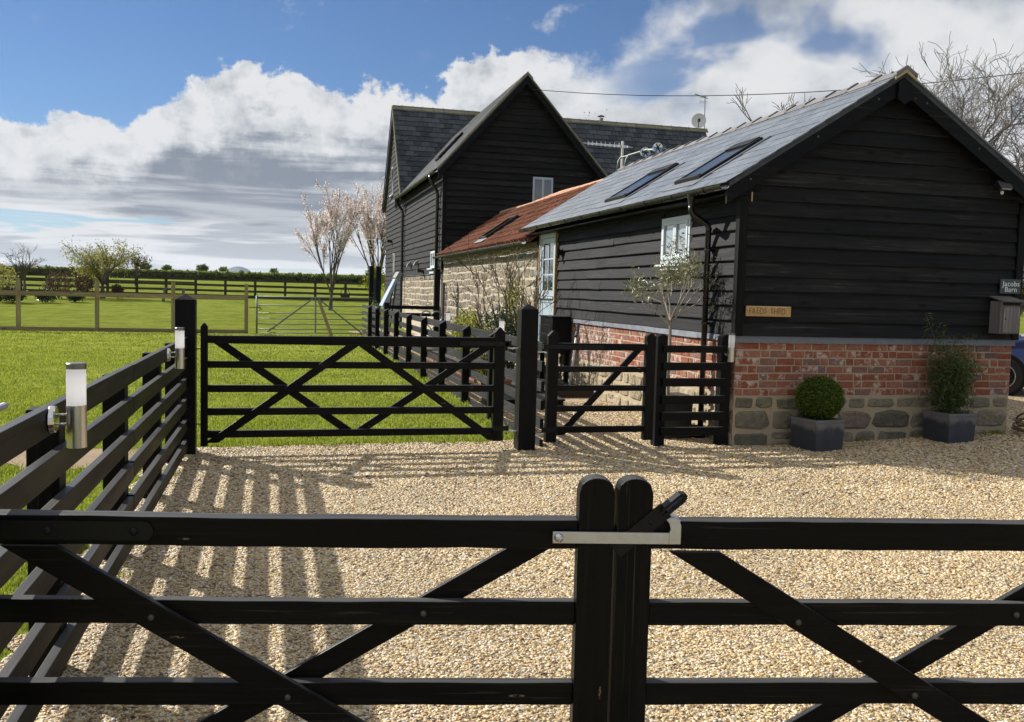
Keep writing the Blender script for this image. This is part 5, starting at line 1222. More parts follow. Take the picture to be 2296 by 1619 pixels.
# ------------------------------------------------------------------ signs, mailbox, lights on the barn
def text_mesh(s, size, ext, mat, spacing=1.0):
    cu = bpy.data.curves.new('txt', 'FONT'); cu.body = s; cu.size = size; cu.extrude = ext; cu.align_x = 'CENTER'; cu.align_y = 'CENTER'; cu.space_character = spacing; cu.resolution_u = 3
    ob = bpy.data.objects.new('txt', cu); me = bpy.data.meshes.new_from_object(ob); bpy.data.objects.remove(ob); me.materials.clear(); me.materials.append(mat); return me
CARVE = plain('carved_letter_brown', (0.17, 0.088, 0.03), 0.7); LETW = plain('white_lettering', (0.80, 0.82, 0.82), 0.5); LETB = plain('black_lettering', (0.01, 0.01, 0.01), 0.5)
fs = thing('name_sign', 'small carved oak sign reading FREDS SHED on the black boards', 'sign', (0.353, -0.05, 1.515))
MB().box(0.078, 0.628, -0.062, -0.036, 1.457, 1.572).build('plaque', OAK, fs, bevel=0.004)
x = 0.122
for ch in 'FREDS SHED':
    if ch != ' ':
        o = put('letter', text_mesh(ch, 0.096, 0.001, CARVE), fs, (x, -0.0632, 1.515 + (0.004 if ch in 'ES' else -0.004)), (R(90), 0, 0)); o.scale = (0.76, 1.0, 1)
    x += 0.047 if ch != ' ' else 0.034
for a in (0.092, 0.614): MB().lathe([(0.0, -.0635), (.004, -.063)], (a, 0, 1.515), 8, 'Y').build('screw', BOLT, fs, fix=True)
js = thing('name_sign', 'dark slate sign reading Jacobs Barn above the mailbox', 'sign', (3.55, -0.05, 1.87))
MB().box(3.405, 3.695, -0.052, -0.038, 1.79, 1.962).build('plaque', SIGNG, js, bevel=0.002)
put('lettering', text_mesh('Jacobs', 0.088, 0.0008, LETW, 1.08), js, (3.555, -0.0533, 1.906), (R(90), 0, 0)); put('lettering', text_mesh('Barn', 0.088, 0.0008, LETW, 1.08), js, (3.555, -0.0533, 1.838), (R(90), 0, 0))
mb = thing('mailbox', 'weathered grey wooden mailbox with sloping lid on the barn corner', 'mailbox', (3.5, -0.1, 1.3))
MX0, MX1 = 3.295, 3.57
MB().box(MX0, MX1, -0.20, -0.03, 1.315, 1.70).build('body', GREYWOOD, mb, bevel=0.003)
MB().box(MX0 + .035, MX1 - .012, -0.214, -0.2005, 1.33, 1.632).build('door', GREYWOOD, mb, bevel=0.002)
MB().box(MX0 + .03, MX1 - .01, -0.2035, -0.2005, 1.65, 1.685).build('slot', DARK, mb)
MB().hexa([(MX0 - .02, -0.245, 1.692), (MX1 + .02, -0.245, 1.692), (MX1 + .02, -0.03, 1.745), (MX0 - .02, -0.03, 1.745), (MX0 - .02, -0.245, 1.705), (MX1 + .02, -0.245, 1.705), (MX1 + .02, -0.03, 1.760), (MX0 - .02, -0.03, 1.760)]).build('lid', GREYWOOD, mb, bevel=0.002)
MB().lathe([(0.0, -0.2165), (0.010, -0.216), (0.010, -0.2142)], (MX0 + .065, 0, 1.49), 12, 'Y').build('lock', DARK, mb, fix=True)
fd = thing('floodlight', 'small black floodlight with white panel under the right barge board', 'floodlight', (3.28, -0.1, 3.05))
M_ = Matrix.Rotation(R(-35), 3, 'X')
def tb(c, e, name, mat):
    c = Vector(c); P = [c + M_ @ Vector(((e[0] if i & 1 else -e[0]), (e[1] if i & 2 else -e[1]), (e[2] if i & 4 else -e[2]))) for i in range(8)]
    MB().add([P[0], P[1], P[3], P[2], P[4], P[5], P[7], P[6]], MB.BF).build(name, mat, fd)
tb((3.27, -0.16, 3.045), (.085, .02, .06), 'housing', BLKPL); tb((3.27, -0.182, 3.030), (.062, .004, .040), 'lens', WHITEPL)
MB().bar((3.25, -0.02, 3.06), (3.26, -0.14, 3.05), .02, .03).build('bracket', BLKPL, fd); MB().lathe([(0, -.02), (.018, -.01), (.018, .02), (0, .025)], (3.235, -0.17, 2.955), 10).build('sensor', WHITEPL, fd, smooth=True)
wl = thing('wall_light', 'small black cylinder wall light beside the pale blue door', 'wall light', (-0.1, 6.53, 2.38))
MB().lathe([(0, 2.275), (.035, 2.275), (.035, 2.49), (0, 2.49)], (-0.10, 6.53, 0), 16).build('tube', BLKPL, wl); MB().box(-0.07, 0.0, 6.49, 6.57, 2.33, 2.43).build('backplate', BLKPL, wl)
dbell = thing('door_bell', 'small dark bell box beside the stable door', 'bell', (-0.09, 7.93, 1.55)); MB().box(-0.11, -0.04, 7.89, 7.96, 1.48, 1.60).build('casing', GREYPL, dbell, bevel=0.01)

# ------------------------------------------------------------------ planters, boxes, tools by the barn
def planter(label, cx, cy, z, w, h, rz, mat=PLANTER, grp='square lead-look planters'):
    t = thing('planter', label, 'planter', (0, 0, 0), grp); a, b = w / 2 * 0.94, w / 2; k = w / 2 - .03
    MB().hexa([(-a, -a, 0), (a, -a, 0), (a, a, 0), (-a, a, 0), (-b, -b, h), (b, -b, h), (b, b, h), (-b, b, h)]).build('tub', mat, t, bevel=0.006)
    MB().box(-b - .004, b + .004, -b - .004, -k, h - .025, h + .004).box(-b - .004, b + .004, k, b + .004, h - .025, h + .004).box(-b - .004, -k, -k, k, h - .025, h + .004).box(k, b + .004, -k, k, h - .025, h + .004).build('rim', mat, t, bevel=0.004)
    MB().box(-k, k, -k, k, h - .01, h + .002).build('soil', SOIL, t)
    t.location = (cx, cy, z); t.rotation_euler = (0, 0, R(rz)); return t
planter('square grey lead-look planter holding the clipped box ball', 0.883, -0.294, 0.012, 0.41, 0.335, 10.5)
planter('square grey lead-look planter holding the bamboo near the mailbox', 2.61, -0.285, 0.068, 0.40, 0.335, 5)
planter('large black square planter holding the olive tree behind the fence panel', -0.43, 0.70, 0.0, 0.38, 0.50, 0, BLKPL, None)
bx_ = thing('timber_box', 'black boarded timber box on legs beside the stable door', 'box', (-0.25, 6.1, 0))
MB().box(-0.36, -0.03, 5.86, 6.62, 0.62, 1.235).build('body', FENCE, bx_, bevel=0.004); MB().box(-0.38, -0.03, 5.84, 6.64, 1.237, 1.262).build('lid', FENCE, bx_, bevel=0.003)
for z in (0.78, 0.94, 1.10): MB().box(-0.364, -0.3605, 5.87, 6.61, z - .004, z + .004).build('board_joint', DARK, bx_)
for (u, v) in ((-0.33, 5.9), (-0.33, 6.55), (-0.08, 5.9), (-0.08, 6.55)): MB().box(u - .035, u + .035, v - .035, v + .035, 0.0, 0.619).build('leg', FPOST, bx_)
sv_ = thing('leaf_scoop', 'upright long-handled grey scoop with white pole leaning against the brickwork', 'scoop', (-0.2, 5.2, 0))
MB().tube([(-0.26, 5.12, 0.14), (-0.14, 5.18, 1.03)], 0.020, 10).build('pole', WHITEPL, sv_, smooth=True)
MB().bar((-0.135, 5.18, 1.0), (-0.09, 5.26, 1.17), .05, .05).bar((-0.135, 5.18, 1.02), (-0.18, 5.12, 0.95), .045, .045).build('grip', GREYPL, sv_, bevel=0.01)
MB().prism([(-0.26, 0.0), (0.26, 0.0), (0.24, 0.10), (0.12, 0.155), (-0.05, 0.16), (-0.22, 0.09)], lambda a, b, t: (-0.30 + a * 0.45, 5.10 + t + a * 0.35, b), -0.12, 0.10).build('scoop', GREYPL, sv_, bevel=0.02, fix=True)
lbx = thing('low_trough', 'low black timber trough on the gravel behind the garden gate', 'trough', (-1.4, 3.7, 0))
MB().box(-2.0, -0.95, 3.25, 3.95, 0.0, 0.115).build('body', FENCE, lbx, bevel=0.005); MB().box(-2.02, -0.93, 3.22, 3.98, 0.117, 0.145).build('lid', FENCE, lbx, bevel=0.004)
gu = thing('gully_bucket', 'small black bucket under the barn downpipe', 'bucket', (-0.1, 0.62, 0))
MB().lathe([(0.0, 0.0), (0.10, 0.0), (0.125, 0.13), (0.135, 0.135), (0.12, 0.13), (0.10, 0.03), (0, .03)], (-0.13, 0.62, 0.0), 18).build('tub', BLKPL, gu, smooth=False)
pt = thing('clay_pot', 'brown clay pot seen through the fence left of the middle gate post', 'pot', (-1.6, 3.1, 0))
MB().lathe([(0.0, 0.0), (0.09, 0.0), (0.15, 0.24), (0.165, 0.24), (0.165, 0.29), (0.14, 0.29), (0.0, 0.22)], (-1.55, 4.6, 0.0), 18).build('body', TERRA, pt)
be = thing('bed_edging', 'low red brick edging along the flower bed by the stone wall', 'edging', (-1.4, 9, 0)); rr = random.Random(4)
for i in range(40): put('brick', rr.choice(BR_S), be, (-1.44, 4.7 + i * 0.23, 0.05 + rr.uniform(-.01, .01)), ROTW)
hs_ = thing('garden_hose', 'coiled yellow garden hose on the gravel at the barn corner', 'hose', (4.1, 0.0, 0.1)); rr = random.Random(6)
for k in range(6):
    r_ = 0.20 + 0.022 * (k % 4); c = (3.95 + rr.uniform(-.03, .03), -0.17 + rr.uniform(-.03, .03)); tz = rr.uniform(-.08, .25); n = 28; ph = rr.uniform(0, 6)
    MB().tube([(c[0] + r_ * math.cos(2 * math.pi * i / n), c[1] + r_ * math.sin(2 * math.pi * i / n), 0.125 + 0.018 * k + max(0, tz * (0.5 + 0.5 * math.cos(2 * math.pi * i / n + ph)))) for i in range(n + 1)], 0.0125, 8).build('loop', HOSE, hs_, smooth=True)

# ------------------------------------------------------------------ field fences, metal gate, garden furniture
wf = thing('paddock_fence', 'pale timber two-rail fence with wire across the lawn', 'fence', (-9.5, 24, 0))
WP = [-15.55, -13.15, -10.76, -8.36, -5.97]
for u in WP: MB().box(u - .06, u + .06, 23.94, 24.06, -.3, th(u, 24) + 1.70).build('post', TIMBERZ, wf)
for a, b in zip(WP[:-1], WP[1:]):
    MB().box(a, b, 23.90, 23.937, 1.14, 1.29).build('rail', TIMBER, wf); MB().box(a, b, 23.90, 23.937, -0.02, 0.12).build('rail', TIMBER, wf)
MB().box(-30, -15.55, 23.90, 23.937, 1.14, 1.29).build('rail', TIMBER, wf)
mg = thing('metal_field_gate', 'grey galvanised seven-bar metal field gate at the end of the lawn', 'gate', (-3.7, 23, 0))
GX0, GX1 = -5.60, -1.83
for x in (GX0, GX1): MB().tube([(x, 23, 0.05), (x, 23, 1.32)], .030, 10).build('end_post', GALVP, mg, smooth=True)
for z in (1.29, 1.0, 0.74, 0.55, 0.37, 0.20, 0.07): MB().tube([(GX0 + .03, 23, z), (GX1 - .03, 23, z + .02)], .022 if z > 1.2 else .016, 8).build('bar', GALVP, mg, smooth=True)
xm = -3.66
MB().tube([(xm, 22.97, 0.07), (xm, 22.97, 1.29)], .025, 8).build('upright', GALVP, mg)
for x in (GX0 + .35, GX1 - .25): MB().bar((xm + (.08 if x > xm else -.08), 22.965, 1.27), (x, 22.965, 0.10), .02, .05, (0, 0, 1)).build('diagonal', GALVP, mg)
MB().tube([(GX0 - .25, 22.95, .92), (GX0 + .10, 22.95, .92), (GX0 + .18, 22.95, .84)], .012, 6).tube([(GX0 + .10, 22.95, .80), (GX0 + .10, 22.95, 1.02)], .01, 6).build('latch', IRON, mg)
pr = thing('timber_prop', 'pale timber stake propped against the middle of the metal gate', 'stake', (-3.4, 22.7, 0)); MB().bar((-3.55, 22.90, 1.2), (-3.12, 22.5, -0.05), .06, .09).build('stake', TIMBERZ, pr)
# dark post and rail fence far across the paddock
ff = thing('paddock_fence', 'dark four-rail fence far across the paddock below the hedge', 'fence', (-10, 58, 1))
A_, B_ = Vector((-30, 63.8, 0)), Vector((1.5, 53.2, 0)); NPS = 17
FP = [A_.lerp(B_, i / (NPS - 1)) for i in range(NPS)]
for p in FP: z = th(p.x, p.y); MB().box(p.x - .08, p.x + .08, p.y - .08, p.y + .08, z - .2, z + 1.32).build('post', DARKRAIL, ff)
for p, q in zip(FP[:-1], FP[1:]):
    for h in (0.10, 0.46, 0.83, 1.20):
        MB().bar((p.x, p.y - .1, th(p.x, p.y) + h), (q.x, q.y - .1, th(q.x, q.y) + h), .05, .15 if h > .2 else .2).build('rail', DARKRAIL, ff)
f2 = thing('paddock_fence', 'dark three-rail fence on the far left across the upper paddock', 'fence', (-30, 85, 1)); A_, B_ = Vector((-46, 88, 0)), Vector((-12, 78, 0))
FP = [A_.lerp(B_, i / 13) for i in range(14)]
for p in FP: z = th(p.x, p.y); MB().box(p.x - .08, p.x + .08, p.y - .08, p.y + .08, z - .2, z + 1.3).build('post', DARKRAIL, f2)
for p, q in zip(FP[:-1], FP[1:]):
    for h in (0.4, 0.8, 1.2): MB().bar((p.x, p.y - .1, th(p.x, p.y) + h), (q.x, q.y - .1, th(q.x, q.y) + h), .05, .13).build('rail', DARKRAIL, f2)
wb = thing('wooden_seat', 'weathered wooden garden seat frame standing in the paddock', 'seat', (-10.9, 49, 1)); z = th(-10.9, 49)
for x in (-11.45, -10.4):
    MB().bar((x - .06, 48.8, z), (x + .06, 48.8, z + .82), .09, .09, (0, 1, 0)).build('leg', GREYWOOD, wb); MB().bar((x - .06, 49.5, z), (x + .06, 49.5, z + .82), .09, .09, (0, 1, 0)).build('leg', GREYWOOD, wb)
MB().box(-11.5, -10.35, 48.75, 49.55, z + .78, z + .84).build('top', GREYWOOD, wb); MB().box(-11.55, -10.3, 48.7, 49.1, z + .28, z + .36).build('seat', GREYWOOD, wb); MB().box(-11.5, -10.35, 49.4, 49.5, z + .3, z + .42).build('stretcher', GREYWOOD, wb)
# lounger and heart-backed bench by the house
sl_ = thing('sun_lounger', 'pale blue sun lounger with raised back and grey headrest beside the house', 'lounger', (-1.2, 21, 0))
def panel(name, a, b, w, t_, mat): MB().bar(a, b, w, t_, (0, 0, 1)).build(name, mat, sl_, bevel=0.015)
panel('back', (-1.62, 21, 1.08), (-1.20, 21, 1.98), 0.9, 0.10, BLUEFAB); panel('headrest', (-1.18, 21, 2.0), (-1.07, 21, 2.2), 0.9, 0.13, GREYFAB); panel('seat', (-2.0, 20.95, 0.95), (-1.62, 20.95, 0.95), 0.9, 0.10, BLUEFAB)
for v in (20.6, 21.4): MB().bar((-1.2, v, 1.95), (-1.45, v, 0.0), .05, .05, (0, 1, 0)).bar((-1.95, v, .95), (-1.95, v, 0), .05, .05, (0, 1, 0)).build('leg', GREYPL, sl_)
hb = thing('garden_bench', 'grey wire garden bench with heart-shaped back by the stone wall', 'bench', (-1.2, 15, 0)); hp = []
for i in range(33):
    a = 2 * math.pi * i / 32; hx = 16 * math.sin(a) ** 3; hz = 13 * math.cos(a) - 5 * math.cos(2 * a) - 2 * math.cos(3 * a) - math.cos(4 * a); hp.append((-1.0 + hx * 0.018, 14.75, 0.90 + hz * 0.017))
MB().tube(hp, 0.018, 6, cap=False).build('heart_back', GALVP, hb); MB().box(-1.75, -0.6, 14.3, 14.75, 0.44, 0.475).build('seat', WHITEPL, hb)
for u in (-1.7, -0.65):
    for v in (14.35, 14.7): MB().tube([(u, v, 0.0), (u, v, 0.44)], .014, 6).build('leg', GALVP, hb)
tl_ = thing('garden_tray', 'silver metal tray on grey legs behind the fence at the left edge', 'tray', (-7.0, -2.2, 0))
MB().box(-7.80, -6.86, -2.60, -1.95, 0.715, 0.722).tube([(-6.86, -2.62, .73), (-6.86, -1.93, .73)], .028, 10).tube([(-7.8, -2.61, .727), (-6.86, -2.61, .727)], .012, 8).build('tray', GALV, tl_)
for (u, v) in ((-6.92, -2.5), (-6.92, -2.05), (-7.7, -2.5), (-7.7, -2.05)): MB().bar((u, v, 0.0), (u - .04, v, 0.714), .05, .03, (0, 1, 0)).build('leg', GALVP, tl_)
# yellow sign and the blue car beyond the barn's right corner
ys = thing('yellow_sign', 'yellow board with black letters just past the right barn corner', 'sign', (11.3, 7.3, 0))
MB().box(10.52, 12.2, 7.2, 7.24, 1.60, 2.05).build('board', YELLOW, ys)
for u in (10.9, 11.9): MB().box(u - .05, u + .05, 7.245, 7.33, 0, 1.95).build('post', GREYWOOD, ys)
put('lettering', text_mesh('R BU', 0.22, 0.002, LETB, 1.1), ys, (10.78, 7.197, 1.75), (R(90), 0, 0))
# ------------------------------------------------------------------ vegetation
def grow(rr, p, d, ln, r, depth, segs, kids, spread, up=0.0, curl=0.25, shrink=0.68, tips=None, out=None, rmin=0.004, first=False, kink=0.0):
    """recursive branch: appends (points, radii) strands to out and twig tips to tips"""
    p = Vector(p); d = Vector(d).normalized(); pts = [p.copy()]; rs = [r]; n = segs
    for i in range(n):
        d = (d + Vector((rr.gauss(0, curl), rr.gauss(0, curl), rr.gauss(0, curl) + up)) * (1.0 / n) * 1.6).normalized()
        p = p + d * (ln / n); pts.append(p.copy()); rs.append(max(rmin, r * (1 - 0.55 * (i + 1) / n)))
    out.append((pts, rs, depth))
    if tips is not None: tips.append((pts[-1], d.copy(), depth))
    if depth == 0: return
    nk = kids if isinstance(kids, int) else rr.randint(*kids)
    for k in range(nk):
        q = rr.uniform(0.35, 1.0) if not first else rr.uniform(0.55, 1.0); i = min(n - 1, int(q * n)); f = q * n - i
        b = pts[i].lerp(pts[i + 1], min(1, f)); dd = (pts[i + 1] - pts[i]).normalized()
        ax = dd.orthogonal().normalized(); ax = Matrix.Rotation(rr.uniform(0, 2 * math.pi), 3, dd) @ ax
        nd = Matrix.Rotation(spread * rr.uniform(0.6, 1.25), 3, ax) @ dd
        grow(rr, b, nd, ln * shrink * rr.uniform(0.75, 1.2), max(rmin, rs[i] * 0.62), depth - 1, max(3, segs - 1), kids, spread, up, curl * 1.1, shrink, tips, out, rmin)
def strands(out, nmax=7):
    m = MB()
    for pts, rs, dep in out: m.tube(pts, rs, 3 if rs[0] < 0.012 else (5 if rs[0] < 0.05 else nmax), cap=False)
    return m
def leaf_cloud(C, L, W, rr_seed, nrm=None, aspect=None, flat=0.0, droop=0.0):
    """C (n,3) centres -> mesh arrays of kite-shaped leaves with a fold"""
    g = np.random.default_rng(rr_seed); n = len(C)
    a = g.normal(size=(n, 3)); a[:, 2] *= (1 - flat); a[:, 2] -= droop; a /= np.linalg.norm(a, axis=1)[:, None]
    b = g.normal(size=(n, 3)); b -= (b * a).sum(1)[:, None] * a; b /= np.linalg.norm(b, axis=1)[:, None]; c = np.cross(a, b)
    l = (L * g.uniform(.6, 1.3, n))[:, None]; w = (W * g.uniform(.7, 1.2, n))[:, None]
    V = np.stack([C, C + a * l * .45 + b * w * .5 + c * w * .12, C + a * l, C + a * l * .45 - b * w * .5 + c * w * .12], 1).reshape(-1, 3)
    k = (np.arange(n) * 4)[:, None]; F = np.concatenate([k + np.array([[0, 1, 2]]), k + np.array([[0, 2, 3]])]); return V, F
def leaf_part(name, C, L, W, seed, mat, parent, **k):
    V, F = leaf_cloud(np.asarray(C), L, W, seed, **k); me = np_mesh(name, V - np.array(WT[parent.name]), F, mat); o = bpy.data.objects.new(name, me); col.objects.link(o); o.parent = parent; return _reg(o, (0, 0, 0))
def around(tips, rr, n, rad, back=0.0):
    C = []
    for (p, d, dep) in tips:
        for _ in range(n): C.append(tuple(p - d * rr.uniform(0, back) + Vector((rr.gauss(0, rad), rr.gauss(0, rad), rr.gauss(0, rad)))))
    return C
# clipped box ball
bb_ = thing('box_ball', 'round clipped dark green box ball in the left planter', 'shrub', (0.883, -0.294, 0.35)); g = np.random.default_rng(1)
c0 = np.array([0.890, -0.294, 0.345 + 0.225]); n = 11000; dirs = g.normal(size=(n, 3)); dirs /= np.linalg.norm(dirs, axis=1)[:, None]
lump = 1 + 0.10 * np.array([mnoise.noise((d_[0] * 3.2, d_[1] * 3.2, d_[2] * 3.2)) for d_ in dirs])
rad = np.array([0.248, 0.248, 0.236]) * (lump * g.uniform(0.86, 1.0, n) ** 0.5)[:, None]; C_ = c0 + dirs * rad; C_ = C_[C_[:, 2] > 0.36]
stray = g.normal(size=(170, 3)); stray[:, 2] = np.abs(stray[:, 2]); stray /= np.linalg.norm(stray, axis=1)[:, None]; C_ = np.concatenate([C_, c0 + stray * g.uniform(.24, .278, 170)[:, None]])
leaf_part('foliage', C_, 0.026, 0.014, 2, BOXL, bb_)
m = MB(); P = []; nn = 14
m.lathe([(0.0, -.20)] + [(0.218 * math.cos(a), 0.208 * math.sin(a)) for a in [(-math.pi / 2) + math.pi * i / 12 for i in range(1, 12)]] + [(0, .21)], tuple(c0), 18).build('inner_mass', EVERG, bb_, smooth=True)
MB().tube([(0.89, -0.294, 0.33), (0.89, -0.294, 0.45)], .02, 6).build('stem', BARK, bb_)
# bamboo
bam = thing('bamboo', 'feathery green bamboo in the right planter below the mailbox', 'bamboo', (2.61, -0.285, 0.4)); rr = random.Random(12); C_ = []; m = MB()
for k in range(34):
    a, r_ = rr.uniform(0, 6.28), rr.uniform(0, .12); h = rr.uniform(0.45, 0.86); p = Vector((2.61 + r_ * math.cos(a), -0.285 + r_ * math.sin(a), 0.385)); ln = Vector((math.cos(a), math.sin(a), 0)) * rr.uniform(0.02, 0.22)
    if k < 3: h, ln = (1.16, Vector((-0.28, 0.05, 0))) if k == 0 else ((0.98, Vector((-0.16, 0, 0))) if k == 1 else (0.90, Vector((0.20, 0, 0))))
    pts = [p + ln * (t * t) + Vector((0, 0, h * t)) for t in (0, .25, .5, .75, 1)]; m.tube(pts, [.004, .0038, .003, .0025, .0015], 4, cap=False)
    nl = 165 if k >= 2 else 75
    for _ in range(nl):
        t = rr.uniform(0.12, 1.0) if k >= 2 else rr.uniform(.5, 1); q = p + ln * (t * t) + Vector((0, 0, h * t)); w_ = 0.085 * (1.0 - 0.35 * t) if k >= 2 else 0.035
        C_.append((q.x + rr.gauss(0, w_), q.y + rr.gauss(0, w_ * .8), q.z + rr.gauss(0, .04)))
m.build('culms', CULM, bam); leaf_part('foliage', C_, 0.078, 0.0115, 3, BAMB, bam, droop=0.2)
# olive tree
ol = thing('olive_tree', 'small open olive tree in front of the barn side window', 'tree', (-0.48, 0.70, 0.5)); rr = random.Random(31); out = []; tips = []
p0 = Vector((-0.48, 0.70, 0.48)); tr = [p0, Vector((-0.49, 0.70, 0.8)), Vector((-0.48, 0.70, 1.1)), Vector((-0.485, 0.70, 1.36))]; out.append((tr, [.024, .021, .019, .018], 9))
for (dx, dy, dz, ln) in ((-.9, .1, .75, .46), (-.5, -.5, 1.0, .56), (.05, .3, 1.2, .68), (.5, -.2, 1.0, .66), (.95, .2, .75, .64), (.3, -.6, .9, .55), (-.2, .6, .9, .5), (.75, .1, 1.0, .66)):
    grow(rr, tr[-1] + Vector((0, 0, rr.uniform(-.05, .03))), (dx, dy, dz), ln, .012, 3, 5, (2, 3), .55, .12, .35, .62, tips, out, .0022)
strands(out).build('branches', BARKO, ol, smooth=True)
tw = [t for t in tips if t[2] <= 1]; C_ = around(tw, rr, 9, .045, .20)
leaf_part('foliage', C_, 0.062, 0.016, 4, OLIVE, ol)
# bare shrub and evergreens against the stone wall
sh = thing('bare_shrub', 'tall bare twiggy shrub against the buff stone wall', 'shrub', (-0.9, 8, 0.1)); rr = random.Random(17); out = []
for (u, v, dx, dy, ln) in ((-0.8, 6.0, -.05, .02, 1.3), (-0.75, 6.25, .12, .02, 1.25), (-0.95, 6.4, -.18, .12, 1.25), (-0.8, 6.9, -.32, .15, 1.2), (-0.9, 7.3, -.40, .2, 1.15), (-0.85, 7.8, -.5, .25, 1.1), (-0.8, 5.5, .05, -.05, .95), (-0.6, 6.6, .02, .2, 1.2)):
    grow(rr, (u, v, 0.1), (dx, dy, 1), ln * 1.12, .026, 3, 6, (2, 3), .42, .10, .22, .62, None, out, .0062, True)
strands(out).build('stems', TWIG, sh, smooth=True)
def bush(name, label, cx, cy, z, rx, ry, rz, n, L, W, mat, seed, cat='shrub', grp=None, stems=6, power=0.45, stem_mat=None):
    t = thing(name, label, cat, (cx, cy, z), grp); g = np.random.default_rng(seed); rr = random.Random(seed)
    d_ = g.normal(size=(n, 3)); d_ /= np.linalg.norm(d_, axis=1)[:, None]
    k = np.array([0.72 + 0.5 * mnoise.noise((q[0] * 2.1 + seed, q[1] * 2.1, q[2] * 2.1)) for q in d_]); C = np.array([cx, cy, z + rz * 0.95]) + d_ * np.array([rx, ry, rz]) * (k * g.uniform(0.15, 1, n) ** power)[:, None]; C = C[C[:, 2] > z + .02]
    leaf_part('foliage', C, L, W, seed + 1, mat, t); m = MB()
    for i in range(stems):
        a = rr.uniform(0, 6.28); m.tube([(cx, cy, z), (cx + rx * .3 * math.cos(a), cy + ry * .3 * math.sin(a), z + rz * .6), (cx + rx * .6 * math.cos(a), cy + ry * .6 * math.sin(a), z + rz * 1.3)], [rz * .03, rz * .02, rz * .008], 5, cap=False)
    m.build('stems', stem_mat or TWIG, t); return t
bush('evergreen_shrub', 'dark glossy evergreen shrub at the foot of the bare shrub', -1.05, 6.5, 0.1, 0.6, 0.8, 0.80, 2600, 0.085, 0.026, SHRUBD, 41)
bush('golden_shrub', 'yellow-green leafy shrub between fence lamps by the stone wall', -1.35, 8.4, 0.1, 0.5, 1.0, 0.72, 2200, 0.075, 0.035, SHRUBY, 42)
bush('golden_shrub', 'small yellow-green shrub seen behind the top fence rail by the lamp', -1.75, 4.9, 0.05, 0.32, 0.4, 0.62, 800, 0.065, 0.03, SHRUBY, 43)
bush('rose_bush', 'sparse green climber on the tall black posts by the metal gate', -1.85, 21.3, 0.0, 0.25, 0.4, 0.85, 260, 0.10, 0.05, HEDGE, 44)
# blossom trees
def blossom(label, bx_, by_, h, seed, lean):
    z = th(bx_, by_); t = thing('cherry_tree', label, 'tree', (bx_, by_, z), 'pale blossom trees beyond the metal gate'); rr = random.Random(seed); out = []; tips = []
    grow(rr, (bx_, by_, z - .2), (0.05 * lean, 0, 1), h * .17, h * .019, 0, 4, 0, .3, 0, .08, .6, None, out, .02); top = out[0][0][-1]
    for k in range(9):
        a = k * 2.4 + rr.uniform(-.4, .4); s = rr.uniform(.10, .42); grow(rr, top + Vector((0, 0, rr.uniform(-.35, .05))), (s * math.cos(a) + .05 * lean, s * math.sin(a), 1), h * rr.uniform(.40, .52), h * .0068, 3, 6, (3, 4), .36, .16, .14, .52, tips, out, .008)
    strands(out).build('trunk', BARK, t, smooth=True); C = []
    for (p, d_, dep) in tips:
        for _ in range({0: 15, 1: 12, 2: 7, 3: 4}[dep]): C.append(tuple(p - d_ * rr.uniform(0, h * .085) + Vector((rr.gauss(0, .055), rr.gauss(0, .055), rr.gauss(0, .055)))))
    C = np.array(C); C = C[C[:, 2] > z + h * .24]; n1 = int(len(C) * .78); rr.shuffle(idx := list(range(len(C))))
    leaf_part('blossom', C[idx[:n1]], 0.10, 0.07, seed, BLOSS, t); leaf_part('young_leaves', C[idx[n1:]], 0.09, 0.05, seed + 5, BLOSS2, t); return t
blossom('pale pink blossom tree left of the other, standing alone on the lawn', -2.1, 42.0, 7.3, 51, -.3)
blossom('pale pink blossom tree close against the house corner', 0.6, 43.5, 7.7, 53, .2)
bush('yellow_shrub', 'yellowish green shrub below the right blossom tree', 0.1, 40.5, th(0.1, 40.5) + .9, 0.8, 0.8, 0.9, 900, 0.16, 0.08, SHRUBY, 61)
pt = thing('hanging_basket', 'small dark basket hanging beside the blossom tree trunk', 'basket', (-1.3, 41.6, 0.9)); z = th(-1.3, 41.6); MB().lathe([(0, z + .62), (.2, z + .62), (.28, z + .9), (.25, z + .9), (0, z + .8)], (-1.35, 41.6, 0), 12).tube([(-1.62, 41.6, z + .9), (-1.35, 41.6, z + 1.45), (-1.08, 41.6, z + .9)], .02, 5).build('basket', DARKRAIL, pt)
# paddock trees and shrubs far left
def far_tree(name, label, x, y, h, w, n, mat, seed, weep=0.0, L=0.22, trunkh=.3, grp=None):
    z = th(x, y); t = thing(name, label, 'tree', (x, y, z), grp); rr = random.Random(seed); out = []; tips = []
    grow(rr, (x, y, z - .2), (0, 0, 1), h * trunkh, h * .045, 0, 4, 0, .3, 0, .08, .6, None, out, .02); top = out[0][0][-1]
    for k in range(8):
        a = k * 2.4; s = rr.uniform(.3, 1.0) * w; grow(rr, top, (s * math.cos(a), s * math.sin(a), 1), h * rr.uniform(.30, .42), h * .018, 3, 5, 3, .55, .05, .3, .62, tips, out, .010)
    strands(out).build('trunk', BARK, t, smooth=True)
    if n:
        C = around([q for q in tips if q[2] <= 2], rr, n, h * .05, h * .05); C = [(c[0], c[1], c[2] - weep * abs(rr.gauss(0, .4))) for c in C]; leaf_part('crown', C, L, L * .5, seed, mat, t, droop=weep)
    return t
far_tree('willow_tree', 'loose yellow-green willow at the left in front of the far fence', -15.5, 53.0, 4.3, 0.95, 13, WILLOW, 71, 0.8, 0.15, .24)
far_tree('bare_tree', 'small bare dark tree at the far left skyline', -21.6, 60.0, 3.3, .5, 0, RUSSET, 73, grp='bare skyline trees')
